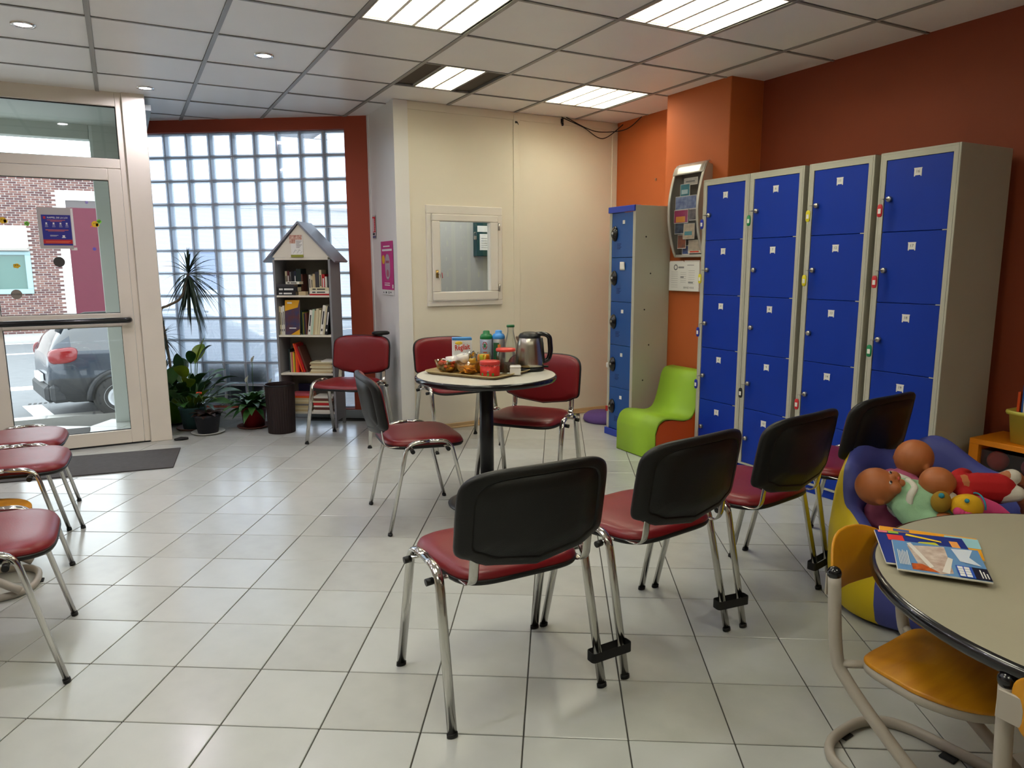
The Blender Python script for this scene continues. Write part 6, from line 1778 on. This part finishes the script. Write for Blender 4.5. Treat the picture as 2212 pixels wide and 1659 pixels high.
# ================================================================ dolls
M_skin = mat('doll_skin', (172, 100, 54), .5, var=.06); M_eye = mat('doll_eye', (40, 34, 40), .15)
def limb(b, pts, rr):
    pts = catmull(pts, 5); n = len(pts)
    for k, p in enumerate(pts):
        t_ = k / (n - 1) * (len(rr) - 1); i = min(int(t_), len(rr) - 2); r = rr[i] + (rr[i + 1] - rr[i]) * (t_ - i)
        b.ball(p, r, 10, 6)
def doll(name, label, M, cloth, cloth_label, legs=None, arms=None, cname='dress', hood=None, bare_legs=True, fat=1.0):
    """local: body along -z from the neck at 0, face towards -y, head up"""
    t = thing(name, label, 'doll'); t.matrix_world = M
    b = MB()
    b.ball((0, .004, .075), .073, 22, 14, sc3=(.95, 1.0, 1.0)); b.ball((0, -.020, .050), .056, 18, 10, sc3=(1.0, .85, .85))
    b.ball((0, -.072, .055), .0095, 8, 6); b.ball((-.030, -.048, .036), .024, 12, 8); b.ball((.030, -.048, .036), .024, 12, 8); b.ball((0, -.060, .018), .016, 10, 6)
    b.ball((0, -.066, .036), .010, 10, 6, sc3=(1.4, .7, .6))
    for s_ in (-1, 1): b.ball((s_ * .069, .010, .055), .014, 10, 8, sc3=(.5, .8, 1.1))
    limb(b, [(0, .004, .02), (0, .004, -.02)], [.030, .032])
    limb(b, [(0, 0, -.04), (0, -.005, -.12), (0, 0, -.175)], [.052, .056, .052])
    A = arms or [[(-.05, 0, -.035), (-.10, -.03, -.08), (-.115, -.07, -.115)], [(.05, 0, -.035), (.10, -.03, -.08), (.115, -.07, -.115)]]
    Lg = legs or [[(-.03, 0, -.19), (-.06, -.08, -.23), (-.07, -.09, -.31)], [(.03, 0, -.19), (.06, -.08, -.23), (.07, -.09, -.31)]]
    for a in A:
        limb(b, a, [.024, .021, .016]); h = Vector(a[-1]); d = (h - Vector(a[-2])).normalized()
        b.ball(h + d * .012, .017, 10, 6)
        sd = d.cross(Vector((0, 0, 1))).normalized()
        for k in range(4): limb(b, [h + d * .015 + sd * (.011 - .0075 * k), h + d * (.036 - abs(k - 1.4) * .003) + sd * (.012 - .008 * k) + Vector((0, 0, -.006))], [.0052, .0044])
        limb(b, [h + d * .005 + sd * .014, h + d * .018 + sd * .024], [.006, .005])
    for l in Lg:
        limb(b, l, [.034, .030, .021]); f = Vector(l[-1]); d = Vector((0, -1, -.2)).normalized(); limb(b, [f, f + d * .035], [.020, .015])
    fb_ = fuse(b, .0042, 3); fb_.build('body', M_skin, t, fix=False)
    b = MB()
    for s_ in (-1, 1): b.ball((s_ * .026, -.0615, .060), .0078, 12, 8, sc3=(1.2, .5, .7))
    b.build('eye', mat('doll_eye_white', (220, 210, 200), .3), t)
    b = MB()
    for s_ in (-1, 1): b.ball((s_ * .026, -.0655, .060), .0060, 10, 6, sc3=(1, .4, .85))
    b.build('iris', M_eye, t)
    b = MB(); b.ball((0, -.0745, .036), .008, 10, 5, sc3=(1.3, .35, .5)); b.build('mouth', mat('doll_lip', (176, 70, 56), .5), t)
    # clothes
    b = MB()
    limb(b, [(0, 0, -.022), (0, -.003, -.10), (0, 0, -.185)], [.046 * fat, .067 * fat, .070 * fat])
    for a in A: limb(b, [Vector(a[0]) + Vector((0, 0, .004)), Vector(a[0]).lerp(Vector(a[1]), .6), Vector(a[1]).lerp(Vector(a[2]), .5)], [.034 * fat, .032 * fat, .029 * fat])
    if not bare_legs:
        for l in Lg: limb(b, [Vector(l[0]), Vector(l[1]), Vector(l[1]).lerp(Vector(l[2]), .8)], [.046, .040, .032])
    fc = fuse(b, .0055, 5); fc.build(cname, cloth, t, fix=False)
    return t
def basis(origin, up_, face):
    """up_ = direction of the head, face = direction the face looks"""
    z = Vector(up_).normalized(); y = -Vector(face); y = (y - z * y.dot(z)).normalized(); x = y.cross(z)
    m = Matrix((x, y, z)).transposed().to_4x4(); m.translation = Vector(origin); return m
cr = rt  # camera axes only used as plain direction names below
E1 = Vector((.88, -.474, 0)); E2 = Vector((.474, .88, 0)); EZ = Vector((0, 0, 1))
def W3(a, f, z): return E1 * a + E2 * f + EZ * z
# green doll: head to the left, looks to the right and up
M_mint = mat('mint_knit', (150, 190, 152), .9, var=.1, bump=.6, bscale=260, vscale=30)
dA = doll('baby_doll', 'bald baby doll in mint green knitted suit lying on the left side of the armchair', basis((2.485, 1.590, .488), W3(-.80, .15, .36), W3(.52, -.62, .72)), M_mint, 'x', cname='knitted_suit', bare_legs=False, fat=1.32,
          arms=[[(-.05, 0, -.035), (-.095, .01, -.09), (-.075, -.045, -.13)], [(.05, 0, -.035), (.09, .0, -.10), (.06, -.05, -.15)]])
b = MB(); pts = [(.068 * math.cos(a), .068 * math.sin(a) * .95, -.026 + .006 * math.sin(a * 5)) for a in [2 * PI * k / 40 for k in range(40)]]
b.tube(pts, .011, 8, closed=True, rb=.013); b.build('white_collar', mat('white_knit', (212, 208, 196), .9, bump=.6, bscale=260), dA)
b = MB(); b.pillow(superellipse(.040, .045, 3, 28), [(.6, -.104), (1, -.094), (1, -.080)], lambda a, c, d: Vector((a, d + .3 * a * a / .08, -.145 + c))); b.build('white_patch', MATS['white_knit'], dA)
M_pinkk = mat('pink_knit', (168, 84, 116), .9, bump=.5, bscale=260)
dB = doll('baby_doll', 'bald baby doll in pink top slumped face-down in the middle of the armchair', basis((2.650, 1.660, .520), W3(.40, .10, .85), W3(.70, .38, -.62)), M_pinkk, 'x', cname='pink_top', fat=1.2,
          legs=[[(-.03, 0, -.18), (-.03, -.03, -.22), (-.02, -.05, -.25)], [(.03, 0, -.18), (.03, -.03, -.22), (.03, -.05, -.25)]])
b = MB(); pts = [(.050 * math.cos(a), .050 * math.sin(a), -.016) for a in [2 * PI * k / 32 for k in range(32)]]
b.tube(pts, .008, 8, closed=True, rb=.012); b.build('collar', MATS['white_knit'], dB)
M_redk = mat('red_fabric', (170, 12, 16), .8, bump=.3, bscale=200)
dC = doll('baby_doll', 'baby doll in red top and white pants lying at right of the armchair', basis((2.630, 1.462, .540) , W3(-.85, .12, .05), W3(.05, .55, -.8)) @ Matrix.Scale(.82, 4), M_redk, 'x', cname='red_top',
          legs=[[(-.03, 0, -.18), (-.035, .05, -.235), (-.04, -.02, -.31)], [(.03, 0, -.18), (.035, .02, -.24), (.05, -.05, -.30)]])
b = MB(); limb(b, [(0, 0, -.165), (0, 0, -.195)], [.060, .056]); limb(b, [(-.03, 0, -.19), (-.035, .045, -.232)], [.042, .037]); limb(b, [(.03, 0, -.19), (.035, .018, -.235)], [.042, .037])
fuse(b, .005, 4).build('white_pants', mat('white_cotton', (200, 192, 178), .85, bump=.4, bscale=200), dC, fix=False)
# striped rattle figure and soft toy
t = thing('striped_rattle', 'small pink and white striped rattle with a pale ball head between the dolls', 'rattle', (2.600, 1.545, .500))
d = W3(.8, .1, .25).normalized()
for k in range(7):
    b = MB(); b.tube([d * (-.035 + .010 * k), d * (-.026 + .010 * k)], .017 - .001 * k, 12); b.build('stripe', mat('stripe_pink', (206, 90, 130), .7) if k % 2 else mat('stripe_white', (226, 206, 206), .7), t)
b = MB(); b.ball(d * .048, .0155, 14, 10); b.build('ball_head', mat('cream_ball', (214, 196, 140), .5), t)
t = thing('soft_toy', 'yellow and pink soft toy lying in front of the red doll', 'soft toy', (2.575, 1.400, .475))
M_ty = mat('toy_yellow_plush', (210, 160, 20), .9, bump=.5, bscale=200); M_tp = mat('toy_pink_plush', (206, 66, 120), .9, bump=.5, bscale=200); M_to = mat('toy_olive_plush', (150, 116, 30), .9, bump=.5, bscale=200)
b = MB(); b.ball(W3(.02, 0, .010), .052, 20, 12, sc3=(1.15, .9, .85), R=Matrix.Rotation(-.5, 3, 'Z')); fuse(b, .005, 2).build('belly', M_ty, t, fix=False)
b = MB(); b.ball(W3(-.062, .02, .02), .036, 16, 10, sc3=(1, .9, 1.1)); b.build('head', M_to, t)
b = MB(); limb(b, [W3(.06, 0, .01), W3(.11, -.01, -.005), W3(.15, -.03, -.03)], [.038, .032, .022]); limb(b, [W3(.0, -.045, -.01), W3(.05, -.06, -.035)], [.015, .015]); fuse(b, .005, 3).build('pink_leg', M_tp, t, fix=False)
b = MB(); limb(b, [W3(-.03, -.03, .0), W3(.03, -.05, -.03), W3(.07, -.055, -.05)], [.016, .015, .012]); b.build('pink_arm', M_tp, t)
b = MB(); b.ball(W3(-.005, -.035, .042), .008, 10, 6); b.ball(W3(-.075, .0, .050), .010, 10, 6); b.build('teal_patch', mat('toy_teal', (40, 130, 150), .8), t)
b = MB(); b.tube([W3(.055, -.048 * math.cos(a) + .0, .012 + .045 * math.sin(a)) for a in [PI * k / 10 for k in range(11)]], .003, 6); b.build('blue_seam', MATS['toy_teal'], t)
